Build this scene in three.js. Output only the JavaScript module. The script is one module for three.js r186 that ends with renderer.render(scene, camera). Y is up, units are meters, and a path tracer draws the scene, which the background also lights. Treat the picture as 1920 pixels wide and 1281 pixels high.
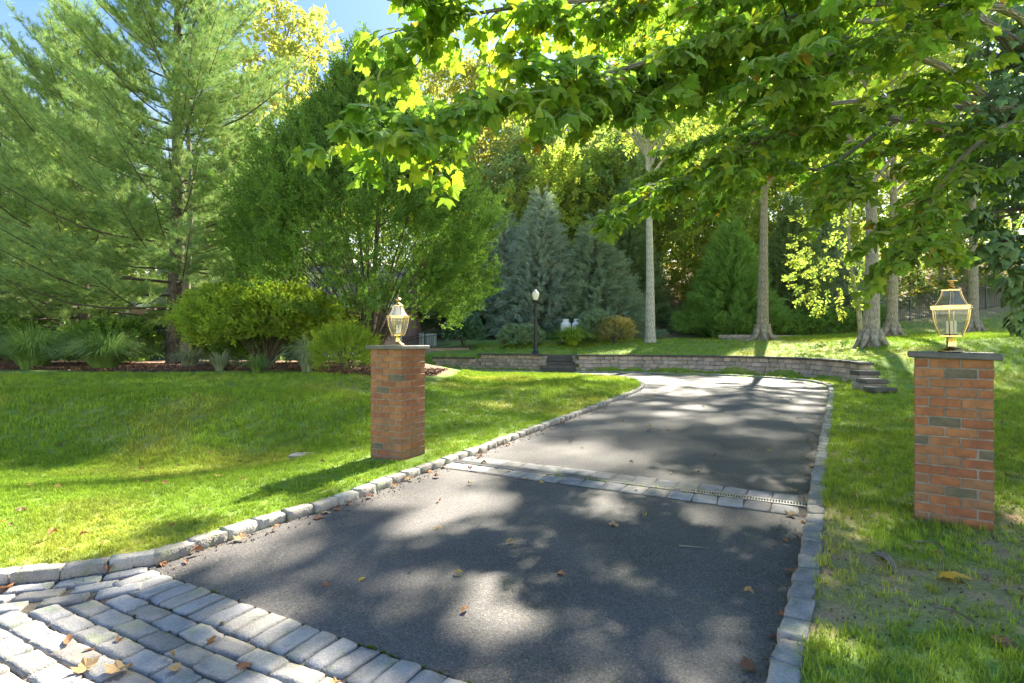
import * as THREE from 'three';
import { mergeGeometries, mergeVertices } from 'three/addons/utils/BufferGeometryUtils.js';

// ---------------------------------------------------------------- camera, sky, sun, exposure
const scene = new THREE.Scene();
const camera = new THREE.PerspectiveCamera(65.28, 1024 / 683, 0.1, 1500);
camera.position.set(0, 1.6, 0);
camera.lookAt(0, 1.6, -10);
const renderer = new THREE.WebGLRenderer({ antialias: true });
renderer.setSize(1024, 683);
renderer.toneMapping = THREE.LinearToneMapping;
renderer.toneMappingExposure = 8.6;
renderer.shadowMap.enabled = true;
const SUN = { az: 27, el: 41 };
const sd = new THREE.Vector3(Math.sin(SUN.az * Math.PI / 180) * Math.cos(SUN.el * Math.PI / 180), Math.sin(SUN.el * Math.PI / 180), -Math.cos(SUN.az * Math.PI / 180) * Math.cos(SUN.el * Math.PI / 180));
const sun = new THREE.DirectionalLight(new THREE.Color(1.0, 0.92, 0.78), 3.5);
sun.name = 'sun';
sun.position.copy(sd).multiplyScalar(80).add(new THREE.Vector3(0, 0, -18));
sun.target.position.set(0, 0, -18);
sun.castShadow = true;
Object.assign(sun.shadow.camera, { left: -45, right: 45, top: 45, bottom: -45, near: 1, far: 200 });
sun.shadow.mapSize.set(4096, 4096);
sun.shadow.radius = 2.2;
scene.add(sun, sun.target);
{
  const W = 256, H = 128, data = new Float32Array(W * H * 4), dir = new THREE.Vector3();
  for (let j = 0; j < H; j++) for (let i = 0; i < W; i++) {
    const el = ((j + 0.5) / H - 0.5) * Math.PI, az = ((i + 0.5) / W - 0.5) * 2 * Math.PI;
    dir.set(Math.cos(az) * Math.cos(el), Math.sin(el), Math.sin(az) * Math.cos(el));
    const y = Math.max(0, dir.y), g = Math.pow(1 - y, 8), c = Math.max(0, dir.dot(sd)), glow = 0.10 * Math.pow(c, 6) + 0.4 * Math.pow(c, 40);
    const k = (j * W + i) * 4;
    data[k] = 0.028 + 1.10 * g + glow; data[k + 1] = 0.066 + 1.02 * g + glow * 0.95; data[k + 2] = 0.150 + 0.78 * g + glow * 0.82; data[k + 3] = 1;
    if (dir.y < -0.02) { data[k] = 0.20; data[k + 1] = 0.22; data[k + 2] = 0.16; }
  }
  const sky = new THREE.DataTexture(data, W, H, THREE.RGBAFormat, THREE.FloatType);
  sky.mapping = THREE.EquirectangularReflectionMapping; sky.magFilter = THREE.LinearFilter; sky.needsUpdate = true;
  scene.background = sky; scene.environment = sky;
}

// ---------------------------------------------------------------- helpers
function rng(seed) { let a = seed >>> 0; return () => { a = (a + 0x6d2b79f5) | 0; let t = Math.imul(a ^ (a >>> 15), 1 | a); t = (t + Math.imul(t ^ (t >>> 7), 61 | t)) ^ t; return ((t ^ (t >>> 14)) >>> 0) / 4294967296; }; }
const clamp = THREE.MathUtils.clamp, lerp = THREE.MathUtils.lerp;
const ss = (a, b, x) => { const t = clamp((x - a) / (b - a), 0, 1); return t * t * (3 - 2 * t); };
const V = (x, h, d) => new THREE.Vector3(x, h, -d);          // x to the right, h up, d away from the camera
const range = (r, a, b) => a + (b - a) * r();
const hash = (x, y, s) => { let n = Math.imul(x | 0, 374761393) + Math.imul(y | 0, 668265263) + Math.imul(s | 0, 1442695041); n = Math.imul(n ^ (n >>> 13), 1274126177); return ((n ^ (n >>> 16)) >>> 0) / 4294967296; };
function vn(x, y, per, s) {
  const xi = Math.floor(x), yi = Math.floor(y), fx = x - xi, fy = y - yi, u = fx * fx * (3 - 2 * fx), v = fy * fy * (3 - 2 * fy);
  const m = (n) => per ? ((n % per) + per) % per : n;
  const a = hash(m(xi), m(yi), s), b = hash(m(xi + 1), m(yi), s), c = hash(m(xi), m(yi + 1), s), d = hash(m(xi + 1), m(yi + 1), s);
  return a + (b - a) * u + (c - a) * v + (a - b - c + d) * u * v;
}
function fbm(x, y, per, s, oct = 4) { let v = 0, a = 0.5, n = 0; for (let i = 0; i < oct; i++) { v += a * vn(x, y, per, s + i * 17); n += a; x *= 2; y *= 2; per *= 2; a *= 0.5; } return v / n; }
const n2 = (x, y, s = 1, oct = 3) => fbm(x, y, 0, s, oct);
const toS = (c) => Math.round(255 * clamp(c <= 0.0031308 ? 12.92 * c : 1.055 * Math.pow(c, 1 / 2.4) - 0.055, 0, 1));
function texture(size, f, srgb = true) {
  const data = new Uint8Array(size * size * 4);
  for (let j = 0; j < size; j++) for (let i = 0; i < size; i++) {
    const c = f(i / size, j / size, i, j), k = (j * size + i) * 4;
    if (srgb) { data[k] = toS(c[0]); data[k + 1] = toS(c[1]); data[k + 2] = toS(c[2]); } else { data[k] = data[k + 1] = data[k + 2] = 255 * clamp(c, 0, 1); }
    data[k + 3] = 255;
  }
  const t = new THREE.DataTexture(data, size, size);
  t.wrapS = t.wrapT = THREE.RepeatWrapping; t.magFilter = THREE.LinearFilter; t.minFilter = THREE.LinearMipmapLinearFilter; t.generateMipmaps = true;
  if (srgb) t.colorSpace = THREE.SRGBColorSpace;
  t.needsUpdate = true;
  return t;
}
const used = new Map();
function numbered(name) { const k = used.get(name) ?? 0; used.set(name, k + 1); return k ? name + '_' + String(k).padStart(3, '0') : name; }
function shadows(o) { o.traverse((m) => { if (m.isMesh) { m.castShadow = m.receiveShadow = true; } }); return o; }
function thing(name, label, category, group, pos) {
  const o = new THREE.Group(); o.name = numbered(name); o.userData = { label, category };
  if (group) o.userData.group = group;
  if (pos) o.position.copy(pos);
  scene.add(o); return o;
}
function tag(o, label, category, group) { o.userData = { ...o.userData, label, category }; if (group) o.userData.group = group; return o; }
function part(name, geo, mat, parent) { const m = new THREE.Mesh(geo, mat); m.name = numbered(name); m.castShadow = m.receiveShadow = true; parent.add(m); return m; }
function structure(name, geo, mat, label) { const m = part(name, geo, mat, scene); m.userData.kind = 'structure'; if (label) m.userData.label = label; m.userData.category = name.replace(/_/g, ' '); return m; }
function copyOf(o, name, label, pos, turn = 0, scale = 1) {
  const c = o.clone(); c.name = numbered(name); c.userData = { ...o.userData }; if (label) c.userData.label = label;
  c.position.copy(pos); c.rotation.y = turn; if (Array.isArray(scale)) c.scale.set(...scale); else c.scale.setScalar(scale);
  scene.add(c); return c;
}
// triangles collected into one geometry
class TB {
  constructor() { this.p = []; this.n = []; this.uv = []; this.c = []; this.i = []; }
  v(p, n, u = 0, w = 0) { this.p.push(p.x, p.y, p.z); this.n.push(n.x, n.y, n.z); this.uv.push(u, w); return this.p.length / 3 - 1; }
  tri(a, b, c) { const n = new THREE.Vector3().crossVectors(b.clone().sub(a), c.clone().sub(a)).normalize(); this.i.push(this.v(a, n), this.v(b, n, 1, 0), this.v(c, n, 0, 1)); }
  geo() {
    const g = new THREE.BufferGeometry();
    g.setAttribute('position', new THREE.Float32BufferAttribute(this.p, 3)); g.setAttribute('normal', new THREE.Float32BufferAttribute(this.n, 3)); g.setAttribute('uv', new THREE.Float32BufferAttribute(this.uv, 2));
    g.setIndex(this.i); return g;
  }
  // a tapered limb along points; r0 to r1
  limb(pts, r0, r1, sides = 7, steps = 0, power = 1, wob = 0, seed = 1) {
    const curve = new THREE.CatmullRomCurve3(pts), N = steps || Math.max(3, pts.length * 3);
    let up = new THREE.Vector3(0.31, 0.17, 0.93).normalize(), len = 0, prev = null;
    const rows = [];
    for (let k = 0; k <= N; k++) {
      const t = k / N, p = curve.getPoint(t), d = curve.getTangent(t).normalize();
      const a = new THREE.Vector3().crossVectors(d, up).normalize(), b = new THREE.Vector3().crossVectors(a, d).normalize(); up = b;
      if (prev) len += p.distanceTo(prev); prev = p;
      const r = lerp(r0, r1, Math.pow(t, power)), row = [];
      for (let s = 0; s <= sides; s++) {
        const th = (s / sides) * 2 * Math.PI, q = a.clone().multiplyScalar(Math.cos(th)).addScaledVector(b, Math.sin(th));
        const rr = r * (1 + wob * (n2((s % sides) * 1.7 + seed * 9.1, len * 1.3, seed) - 0.5));
        row.push(this.v(p.clone().addScaledVector(q, rr), q, (s / sides) * Math.max(1, Math.round(r0 * 6)), len));
      }
      rows.push(row);
    }
    for (let k = 0; k < N; k++) for (let s = 0; s < sides; s++) { const a = rows[k][s], b = rows[k][s + 1], c = rows[k + 1][s], d = rows[k + 1][s + 1]; this.i.push(a, c, b, b, c, d); }
    return this;
  }
}
// a box with broken edges and uneven corners (44 triangles): stones, bricks, slabs
function chamferBox(w, h, d, c, jit, seed, uvScale = 1) {
  const r = rng(seed), tb = new TB(), P = {};
  for (const sx of [-1, 1]) for (const sy of [-1, 1]) for (const sz of [-1, 1]) {
    const j = [range(r, -jit, jit), range(r, -jit, jit), range(r, -jit, jit)], cc = c * range(r, 0.7, 1.5);
    const b = [sx * w / 2 + j[0], sy * h / 2 + j[1], sz * d / 2 + j[2]];
    for (let ax = 0; ax < 3; ax++) P[[sx, sy, sz, ax]] = new THREE.Vector3(...b.map((x, k) => k === ax ? x : x - [sx, sy, sz][k] * cc));
  }
  const face = (ps) => {
    const n = new THREE.Vector3().crossVectors(ps[1].clone().sub(ps[0]), ps[2].clone().sub(ps[0])), ctr = ps.reduce((a, p) => a.add(p), new THREE.Vector3());
    if (n.dot(ctr) < 0) { ps = ps.slice().reverse(); n.negate(); }
    n.normalize();
    const ax = Math.abs(n.x) > Math.abs(n.y) ? (Math.abs(n.x) > Math.abs(n.z) ? 0 : 2) : (Math.abs(n.y) > Math.abs(n.z) ? 1 : 2);
    const id = ps.map((p) => tb.v(p, n, uvScale * (ax === 0 ? p.z : p.x) + seed * 0.37, uvScale * (ax === 1 ? p.z : p.y) + seed * 0.61));
    for (let k = 1; k < id.length - 1; k++) tb.i.push(id[0], id[k], id[k + 1]);
  };
  const q = (ax, a, b, s) => { const o = [0, 0, 0]; o[ax] = s; o[(ax + 1) % 3] = a; o[(ax + 2) % 3] = b; return o; };
  for (let ax = 0; ax < 3; ax++) for (const s of [-1, 1]) face([[-1, -1], [1, -1], [1, 1], [-1, 1]].map(([a, b]) => P[[...q(ax, a, b, s), ax]]));
  for (let ax = 0; ax < 3; ax++) { const a1 = (ax + 1) % 3, a2 = (ax + 2) % 3; for (const s1 of [-1, 1]) for (const s2 of [-1, 1]) { const o = [0, 0, 0]; o[a1] = s1; o[a2] = s2; const lo = o.slice(), hi = o.slice(); lo[ax] = -1; hi[ax] = 1; face([P[[...lo, a1]], P[[...hi, a1]], P[[...hi, a2]], P[[...lo, a2]]]); } }
  for (const sx of [-1, 1]) for (const sy of [-1, 1]) for (const sz of [-1, 1]) face([0, 1, 2].map((ax) => P[[sx, sy, sz, ax]]));
  return tb.geo();
}
function roughStone(l, h, w, rad, rough, seed, uvS = 1.6, sg = [5, 3, 4]) { // a hewn stone: rounded edges, uneven faces
  let g = new THREE.BoxGeometry(l, h, w, ...sg); const r = rng(seed), o = [r() * 50, r() * 50, r() * 50], p = g.attributes.position, c = new THREE.Vector3(), q = new THREE.Vector3(), sk = [range(r, -0.05, 0.05), range(r, -0.07, 0.07), range(r, 0.93, 1.03)];
  for (let k = 0; k < p.count; k++) {
    q.fromBufferAttribute(p, k); c.set(clamp(q.x, -l / 2 + rad, l / 2 - rad), clamp(q.y, -h / 2 + rad, h / 2 - rad), clamp(q.z, -w / 2 + rad, w / 2 - rad));
    const e = q.clone().sub(c); if (e.lengthSq() > 1e-10) q.copy(c).addScaledVector(e.normalize(), rad);
    const n = (a) => n2(q.x * 17 + o[a], q.y * 17 + q.z * 21 + o[(a + 1) % 3], 300 + a, 2) - 0.5;
    q.add(new THREE.Vector3(n(0) * 1.3, n(1), n(2) * 1.3).multiplyScalar(rough * 2)); const tz = q.z; q.z = q.z * sk[2] + q.x * sk[0]; q.x += tz * sk[1];
    p.setXYZ(k, q.x, q.y, q.z);
  }
  g.deleteAttribute('normal'); g.deleteAttribute('uv'); g = mergeVertices(g, 1e-5); g.computeVertexNormals();
  const uv = new Float32Array(g.attributes.position.count * 2); for (let k = 0; k < uv.length / 2; k++) { uv[2 * k] = g.attributes.position.getX(k) * uvS + seed * 0.37; uv[2 * k + 1] = (g.attributes.position.getZ(k) + 0.9 * g.attributes.position.getY(k)) * uvS + seed * 0.61; }
  g.setAttribute('uv', new THREE.BufferAttribute(uv, 2)); return g;
}
function box(w, h, d, x = 0, y = 0, z = 0) { return new THREE.BoxGeometry(w, h, d).translate(x, y, z); }
function instanced(name, geo, mat, mats, cols, parent, stuff) {
  const m = new THREE.InstancedMesh(geo, mat, mats.length); m.name = numbered(name); m.castShadow = m.receiveShadow = true;
  const c = new THREE.Color();
  for (let k = 0; k < mats.length; k++) { m.setMatrixAt(k, mats[k]); if (cols) { c.setRGB(...cols[k]); m.setColorAt(k, c); } }
  if (stuff) m.userData.kind = 'stuff';
  parent.add(m); return m;
}
const _q = new THREE.Quaternion(), _q2 = new THREE.Quaternion(), _Y = new THREE.Vector3(0, 1, 0), _s = new THREE.Vector3();
function aim(pos, dir, roll, scale) { // +Y of the piece along dir
  _q.setFromUnitVectors(_Y, dir.clone().normalize()); _q2.setFromAxisAngle(_Y, roll); _q.multiply(_q2);
  return new THREE.Matrix4().compose(pos, _q, _s.set(scale, scale, scale));
}
const rdir = (r) => { const z = range(r, -1, 1), a = range(r, 0, 6.2832), s = Math.sqrt(1 - z * z); return new THREE.Vector3(s * Math.cos(a), z, s * Math.sin(a)); };
const tint = (r, amt = 0.25, warm = 0.12) => { const b = 1 + range(r, -amt, amt), w = range(r, -warm, warm); return [b * (1 + w), b, b * (1 - w)]; };

// ---------------------------------------------------------------- textures and materials
const std = (o) => new THREE.MeshStandardMaterial({ roughness: 0.9, metalness: 0, ...o });
const leafMat = (rgb, t = 0.42, rough = 0.95, spec = 0.25) => new THREE.MeshPhysicalMaterial({ color: new THREE.Color().setRGB(...rgb), roughness: rough, transmission: t, thickness: 0, specularIntensity: spec, side: THREE.DoubleSide });
const T = {};
T.asphalt = texture(1536, (u, v, i, j) => { // 4 m of road: aggregate grains, worn and stained patches, pollen
  const g = hash(i, j, 5), g2 = hash((i + (j >> 2)) >> 2, j >> 2, 6), a = vn(u * 480, v * 480, 480, 7), b = fbm(u * 7, v * 7, 7, 3, 4), pt = ss(0.56, 0.70, fbm(u * 4, v * 4, 4, 15, 5));
  const k = 0.064 + 0.05 * (a - 0.5) + 0.022 * (g - 0.5) + 0.035 * (g2 - 0.5) + 0.04 * (b - 0.5) - 0.014 * pt, w = hash(i >> 1, j >> 1, 9) > 0.984 ? 0.11 : 0;
  if (hash(i >> 1, j >> 1, 21) > 0.990 - 0.035 * ss(0.48, 0.72, fbm(u * 5, v * 5, 5, 31, 4))) return [0.24, 0.205, 0.08];
  return [(k + w) * 1.08, (k + w) * 0.97, (k + w) * 0.90];
});
T.asphaltBump = texture(1024, (u, v, i, j) => 0.5 * vn(u * 380, v * 380, 380, 7) + 0.3 * hash(i, j, 5) + 0.2 * vn(u * 190, v * 190, 190, 4), false);
T.granite = texture(512, (u, v, i, j) => {
  const b = fbm(u * 5, v * 5, 5, 41, 4), g = hash(i >> 1, j >> 1, 42), h = vn(u * 90, v * 90, 90, 43);
  const k = 0.80 + 0.55 * (b - 0.5) + 0.28 * (g - 0.5) + 0.25 * (h - 0.5) - (g > 0.93 ? 0.3 : 0);
  const li = ss(0.62, 0.75, fbm(u * 9, v * 9, 9, 44, 3));
  return [k * (1 - 0.14 * li), k * (1 - 0.05 * li), k * (1 - 0.26 * li)];
});
T.stoneBump = texture(512, (u, v, i, j) => 0.7 * fbm(u * 10, v * 10, 10, 51, 5) + 0.3 * vn(u * 100, v * 100, 100, 52), false);
T.brick = texture(512, (u, v, i, j) => { const b = fbm(u * 8, v * 8, 8, 61, 4), g = hash(i, j, 62), k = 0.85 + 0.6 * (b - 0.5) + 0.25 * (g - 0.5), d = ss(0.66, 0.8, fbm(u * 14, v * 14, 14, 63, 3)); return [k * (1 - 0.3 * d), k * (1 - 0.12 * d), k * (1 - 0.05 * d)]; });
T.bark = texture(512, (u, v, i, j) => {
  const w = 0.12 * fbm(u * 4, v * 6, 4, 71, 3), ri = Math.abs(2 * fbm(u * 14 + w * 14, v * 3, 14, 72, 3) - 1), b = fbm(u * 6, v * 6, 6, 73, 4), li = ss(0.55, 0.7, fbm(u * 7, v * 5, 7, 74, 4));
  const k = 0.45 + 0.75 * Math.min(1, ri * 2.2) + 0.4 * (b - 0.5) + 0.1 * (hash(i, j, 75) - 0.5); return [k * (1 - 0.12 * li), k * (1 + 0.02 * li), k * (0.95 - 0.2 * li)];
});
T.barkBump = texture(512, (u, v) => { const w = 0.12 * fbm(u * 4, v * 6, 4, 71, 3); return Math.min(1, 2.2 * Math.abs(2 * fbm(u * 14 + w * 14, v * 3, 14, 72, 3) - 1)) * 0.8 + 0.2 * fbm(u * 30, v * 20, 30, 77, 2); }, false);
T.lawn = texture(1024, (u, v, i, j) => {
  const f = vn(u * 200, v * 200, 200, 81), m = fbm(u * 24, v * 24, 24, 82, 3), c = fbm(u * 5, v * 5, 5, 83, 4), y = ss(0.58, 0.78, fbm(u * 11, v * 11, 11, 84, 4));
  const k = 0.62 + 0.55 * f * (0.6 + 0.8 * m) + 0.3 * (c - 0.5);
  return [k * (0.82 + 0.36 * y), k * (0.92), k * (0.8 + 0.5 * y)];
});
T.soil = texture(512, (u, v, i, j) => { const b = fbm(u * 8, v * 8, 8, 91, 5), g = hash(i >> 1, j >> 1, 92), k = 0.6 + 0.7 * (b - 0.5) + 0.4 * (g - 0.5); return [k, k * 0.97, k * 0.95]; });
T.rough = texture(256, (u, v, i, j) => fbm(u * 12, v * 12, 12, 95, 5), false);
const rep = (t, x, y = x) => { const c = t.clone(); c.repeat.set(x, y); c.needsUpdate = true; return c; };
const col = (r, g, b) => new THREE.Color().setRGB(r, g, b);
const M = {
  asphalt: std({ map: T.asphalt, bumpMap: rep(T.asphaltBump, 2.35), bumpScale: 0.004, roughness: 0.72 }),
  lawn: std({ map: T.lawn, vertexColors: true, roughness: 1, bumpMap: T.rough, bumpScale: 0.02 }),
  granite: [[0.30, 0.285, 0.265], [0.24, 0.235, 0.235], [0.36, 0.33, 0.285], [0.28, 0.26, 0.225], [0.33, 0.315, 0.30], [0.25, 0.225, 0.195]].map((c) => std({ color: col(...c), map: T.granite, bumpMap: T.stoneBump, bumpScale: 0.006, roughness: 0.85 })),
  kerb: [[0.35, 0.325, 0.275], [0.29, 0.265, 0.225], [0.41, 0.385, 0.32]].map((c) => std({ color: col(...c), map: T.granite, bumpMap: T.stoneBump, bumpScale: 0.01, roughness: 0.9 })),
  sand: std({ color: col(0.16, 0.14, 0.115), map: T.soil, roughness: 1, bumpMap: T.rough, bumpScale: 0.01 }),
  sandBed: std({ color: col(0.14, 0.115, 0.085), map: rep(T.soil, 3), roughness: 1, bumpMap: rep(T.rough, 6), bumpScale: 0.01 }),
  brickBrown: std({ color: col(0.235, 0.125, 0.06), map: T.brick, bumpMap: T.stoneBump, bumpScale: 0.003, roughness: 0.95 }),
  brick: [[0.28, 0.112, 0.043], [0.24, 0.094, 0.04], [0.31, 0.138, 0.054], [0.27, 0.122, 0.05]].map((c) => std({ color: col(...c), map: T.brick, bumpMap: T.stoneBump, bumpScale: 0.003, roughness: 0.92 })),
  brickDark: std({ color: col(0.12, 0.105, 0.062), map: T.brick, bumpMap: T.stoneBump, bumpScale: 0.003, roughness: 0.92 }),
  mortar: std({ color: col(0.30, 0.27, 0.21), map: T.soil, roughness: 1 }),
  bluestone: std({ color: col(0.125, 0.12, 0.10), map: T.granite, bumpMap: T.stoneBump, bumpScale: 0.003, roughness: 0.75 }),
  wallBlock: [[0.50, 0.395, 0.32], [0.43, 0.35, 0.29], [0.53, 0.43, 0.35], [0.37, 0.325, 0.27]].map((c) => std({ color: col(...c), map: T.granite, bumpMap: T.stoneBump, bumpScale: 0.02, roughness: 0.95 })),
  wallCap: [[0.11, 0.105, 0.085], [0.13, 0.12, 0.095], [0.095, 0.095, 0.075]].map((c) => std({ color: col(...c), map: T.granite, bumpMap: T.stoneBump, bumpScale: 0.01, roughness: 0.95 })),
  dark: std({ color: col(0.03, 0.028, 0.025), roughness: 1 }),
  iron: std({ color: col(0.022, 0.024, 0.024), roughness: 0.45, metalness: 0.3 }),
  grate: std({ color: col(0.16, 0.16, 0.16), roughness: 0.55, metalness: 0.6 }),
  brass: std({ color: col(0.50, 0.35, 0.14), metalness: 1, roughness: 0.5, roughnessMap: T.rough }),
  glass: new THREE.MeshPhysicalMaterial({ color: col(0.90, 0.88, 0.78), transmission: 0.95, thickness: 0, roughness: 0.14, ior: 1.6 }),
  frosted: new THREE.MeshPhysicalMaterial({ color: col(0.80, 0.76, 0.68), transmission: 0.6, thickness: 0, roughness: 0.45, ior: 1.6 }),
  candle: std({ color: col(0.8, 0.76, 0.62), roughness: 0.5 }),
  white: std({ color: col(0.72, 0.72, 0.70), roughness: 0.5 }),
  opal: new THREE.MeshPhysicalMaterial({ color: col(0.85, 0.82, 0.70), roughness: 0.25, transmission: 0.25, thickness: 0 }),
  mulch: std({ color: col(0.24, 0.14, 0.09), map: T.soil, roughness: 1, bumpMap: T.rough, bumpScale: 0.03 }),
  bark: std({ color: col(0.36, 0.31, 0.24), map: T.bark, bumpMap: T.barkBump, bumpScale: 0.03, roughness: 1 }),
  barkPale: std({ color: col(0.55, 0.51, 0.43), map: T.bark, bumpMap: T.barkBump, bumpScale: 0.02, roughness: 1 }),
  barkDark: std({ color: col(0.15, 0.12, 0.09), map: T.bark, bumpMap: T.barkBump, bumpScale: 0.02, roughness: 1 }),
  barkRed: std({ color: col(0.40, 0.25, 0.17), map: T.bark, bumpMap: T.barkBump, bumpScale: 0.03, roughness: 1 }),
  pinkWall: std({ color: col(0.46, 0.28, 0.235), map: T.brick, roughness: 0.95 }),
  roof: std({ color: col(0.16, 0.14, 0.125), map: T.brick, roughness: 0.95 }),
  pane: std({ color: col(0.03, 0.035, 0.04), roughness: 0.08 }),
  stain: std({ color: col(0.17, 0.13, 0.21), roughness: 0.6 }),
};
const ROAD = 28 * Math.PI / 180, E1 = [Math.cos(ROAD), -Math.sin(ROAD)], E2 = [Math.sin(ROAD), Math.cos(ROAD)];   // across and along the drive, in (x, d)

// ---------------------------------------------------------------- plan of the drive, kerbs and walls, in metres (x, d)
const LEFT = [[-6, 3.25], [-4.2, 3.36], [-3.34, 3.48], [-2.97, 3.58], [-2.73, 3.70], [-2.52, 3.84], [-2.38, 4.07], [-2.14, 4.51], [-1.91, 4.86], [-1.67, 5.19], [-1.10, 6.40], [-0.56, 7.41], [0.06, 8.7], [1.3, 11.2], [2.5, 13.7], [3.9, 16.7], [4.56, 18.4], [4.94, 20.0], [5.08, 21.4], [4.75, 22.9], [3.7, 24.5], [2, 25.5], [0, 26.1], [-4.3, 26.7], [-14, 27.5], [-30, 28]];
const BACKL = [[-30, 31.5], [-14, 31], [-4.7, 29.7], [-1.7, 28.9], [0.9, 27.7], [1.5, 27.6]];
const BACKR = [[3.3, 27.5], [4.2, 27.3], [6.4, 26.7], [9.6, 24.8], [11.2, 22.9], [11.7, 21.4], [11.55, 19.9], [10.8, 18.2]];
const RIGHT = [[10.8, 18.2], [9.5, 16], [5.83, 10], [3.77, 6.67], [2.86, 5.16], [2.14, 3.96], [1.47, 2.91], [1.2, 2.5], [0.95, 1.9], [1.0, 1.2], [1.6, 0.5], [2.6, 0]];
const DRIVE = [...LEFT, ...BACKL, ...BACKR, ...RIGHT.slice(1), [2.6, -1], [-6, -1]];
const WALL = [[-4.5, 30.6], [-1.9, 29.9], [1.5, 28.2], [3.3, 28.0], [6.9, 27.55], [9.5, 26.3], [11.5, 24.5], [12.35, 22.3], [12.2, 19.6], [11.4, 17.5], [10.5, 15.2]];
const WALLX = [[-40, 34], [-8, 33.2], ...WALL];
function inside(x, d, poly) { let c = false; for (let i = 0, j = poly.length - 1; i < poly.length; j = i++) { const [xi, yi] = poly[i], [xj, yj] = poly[j]; if ((yi > d) !== (yj > d) && x < ((xj - xi) * (d - yi)) / (yj - yi) + xi) c = !c; } return c; }
function near(x, d, line) { // [distance, signed side of the nearest segment (positive on its left when walking)]
  let best = 1e9, side = 1;
  for (let i = 0; i < line.length - 1; i++) {
    const [ax, ay] = line[i], [bx, by] = line[i + 1], ex = bx - ax, ey = by - ay, t = clamp(((x - ax) * ex + (d - ay) * ey) / (ex * ex + ey * ey), 0, 1), q = Math.hypot(x - ax - ex * t, d - ay - ey * t);
    if (q < best - 1e-9) { best = q; side = ex * (d - ay) - ey * (x - ax); }
  }
  return [best, side];
}
const RING = [...DRIVE, DRIVE[0]];
const BEHIND = [...WALLX, [10.5, 15.2], [14, 10], [60, 10], [60, 200], [-60, 200], [-60, 34]];
function ground(x, d) {
  const road = near(x, d, RING)[0];
  if (inside(x, d, DRIVE)) return -0.03;
  if (x > 1.45 && x < 3.4 && d > 27.4 && d < 29.55) return Math.max(-0.05, (d - 27.7) * 0.5 - 0.2);
  const lip = ss(0.0, 0.14, road), hill = 9 * ss(38, 80, d + 0.25 * Math.max(0, x)) + 10 * ss(80, 200, d);
  const bumps = 0.05 * (n2(x * 0.35, d * 0.35, 4) - 0.5) * ss(0.3, 2, road);
  const wd = near(x, d, WALLX)[0], back = inside(x, d, BEHIND);
  if (back) {
    const base = lerp(0.55, 0.85, ss(-8, -4, x)), t = ss(0.06, 0.32, wd), slope = 0.16 * Math.min(5, wd) + 0.045 * Math.max(0, wd - 5);
    const rightLawn = 0.08 + 0.035 * Math.min(22, road), ramp = rightLawn + Math.max(0, d - 15.3) * 0.26;
    let h = base + (x < -6 ? lerp(slope, 0.04 * wd, ss(-6, -10, x)) : slope);
    if (x > 6) h = Math.min(h, ramp);
    h += hill;
    return lerp(0.07, h + bumps, d < 17.5 && x > 9 ? Math.max(t, ss(10.4, 11, x)) : t);
  }
  if (x > -0.5 || d > 24) {
    const right = inside(x, d, [[2.6, 0], [1.6, 0.5], [0.95, 1.9], [2.14, 3.96], [5.83, 10], [10.8, 18.2], [60, 18.2], [60, -5], [2.6, -5]]);
    if (right) return lip * (0.075 + 0.035 * Math.min(22, road) * ss(0, 4, road) + bumps) - 0.03 * (1 - lip);
  }
  const w = ss(-0.8, -4.6, x), f = ss(0.2, 3.2, road);
  const bank = -0.34 * ss(4.8, 7.9, d) + 0.82 * ss(7.9, 10.9, d) + 0.12 * ss(11, 17, d);
  return lip * (0.075 + w * f * bank + 0.10 * f * (1 - w) + bumps) - 0.03 * (1 - lip);
}
const G = (x, d, up = 0) => V(x, ground(x, d) + up, d);

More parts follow.
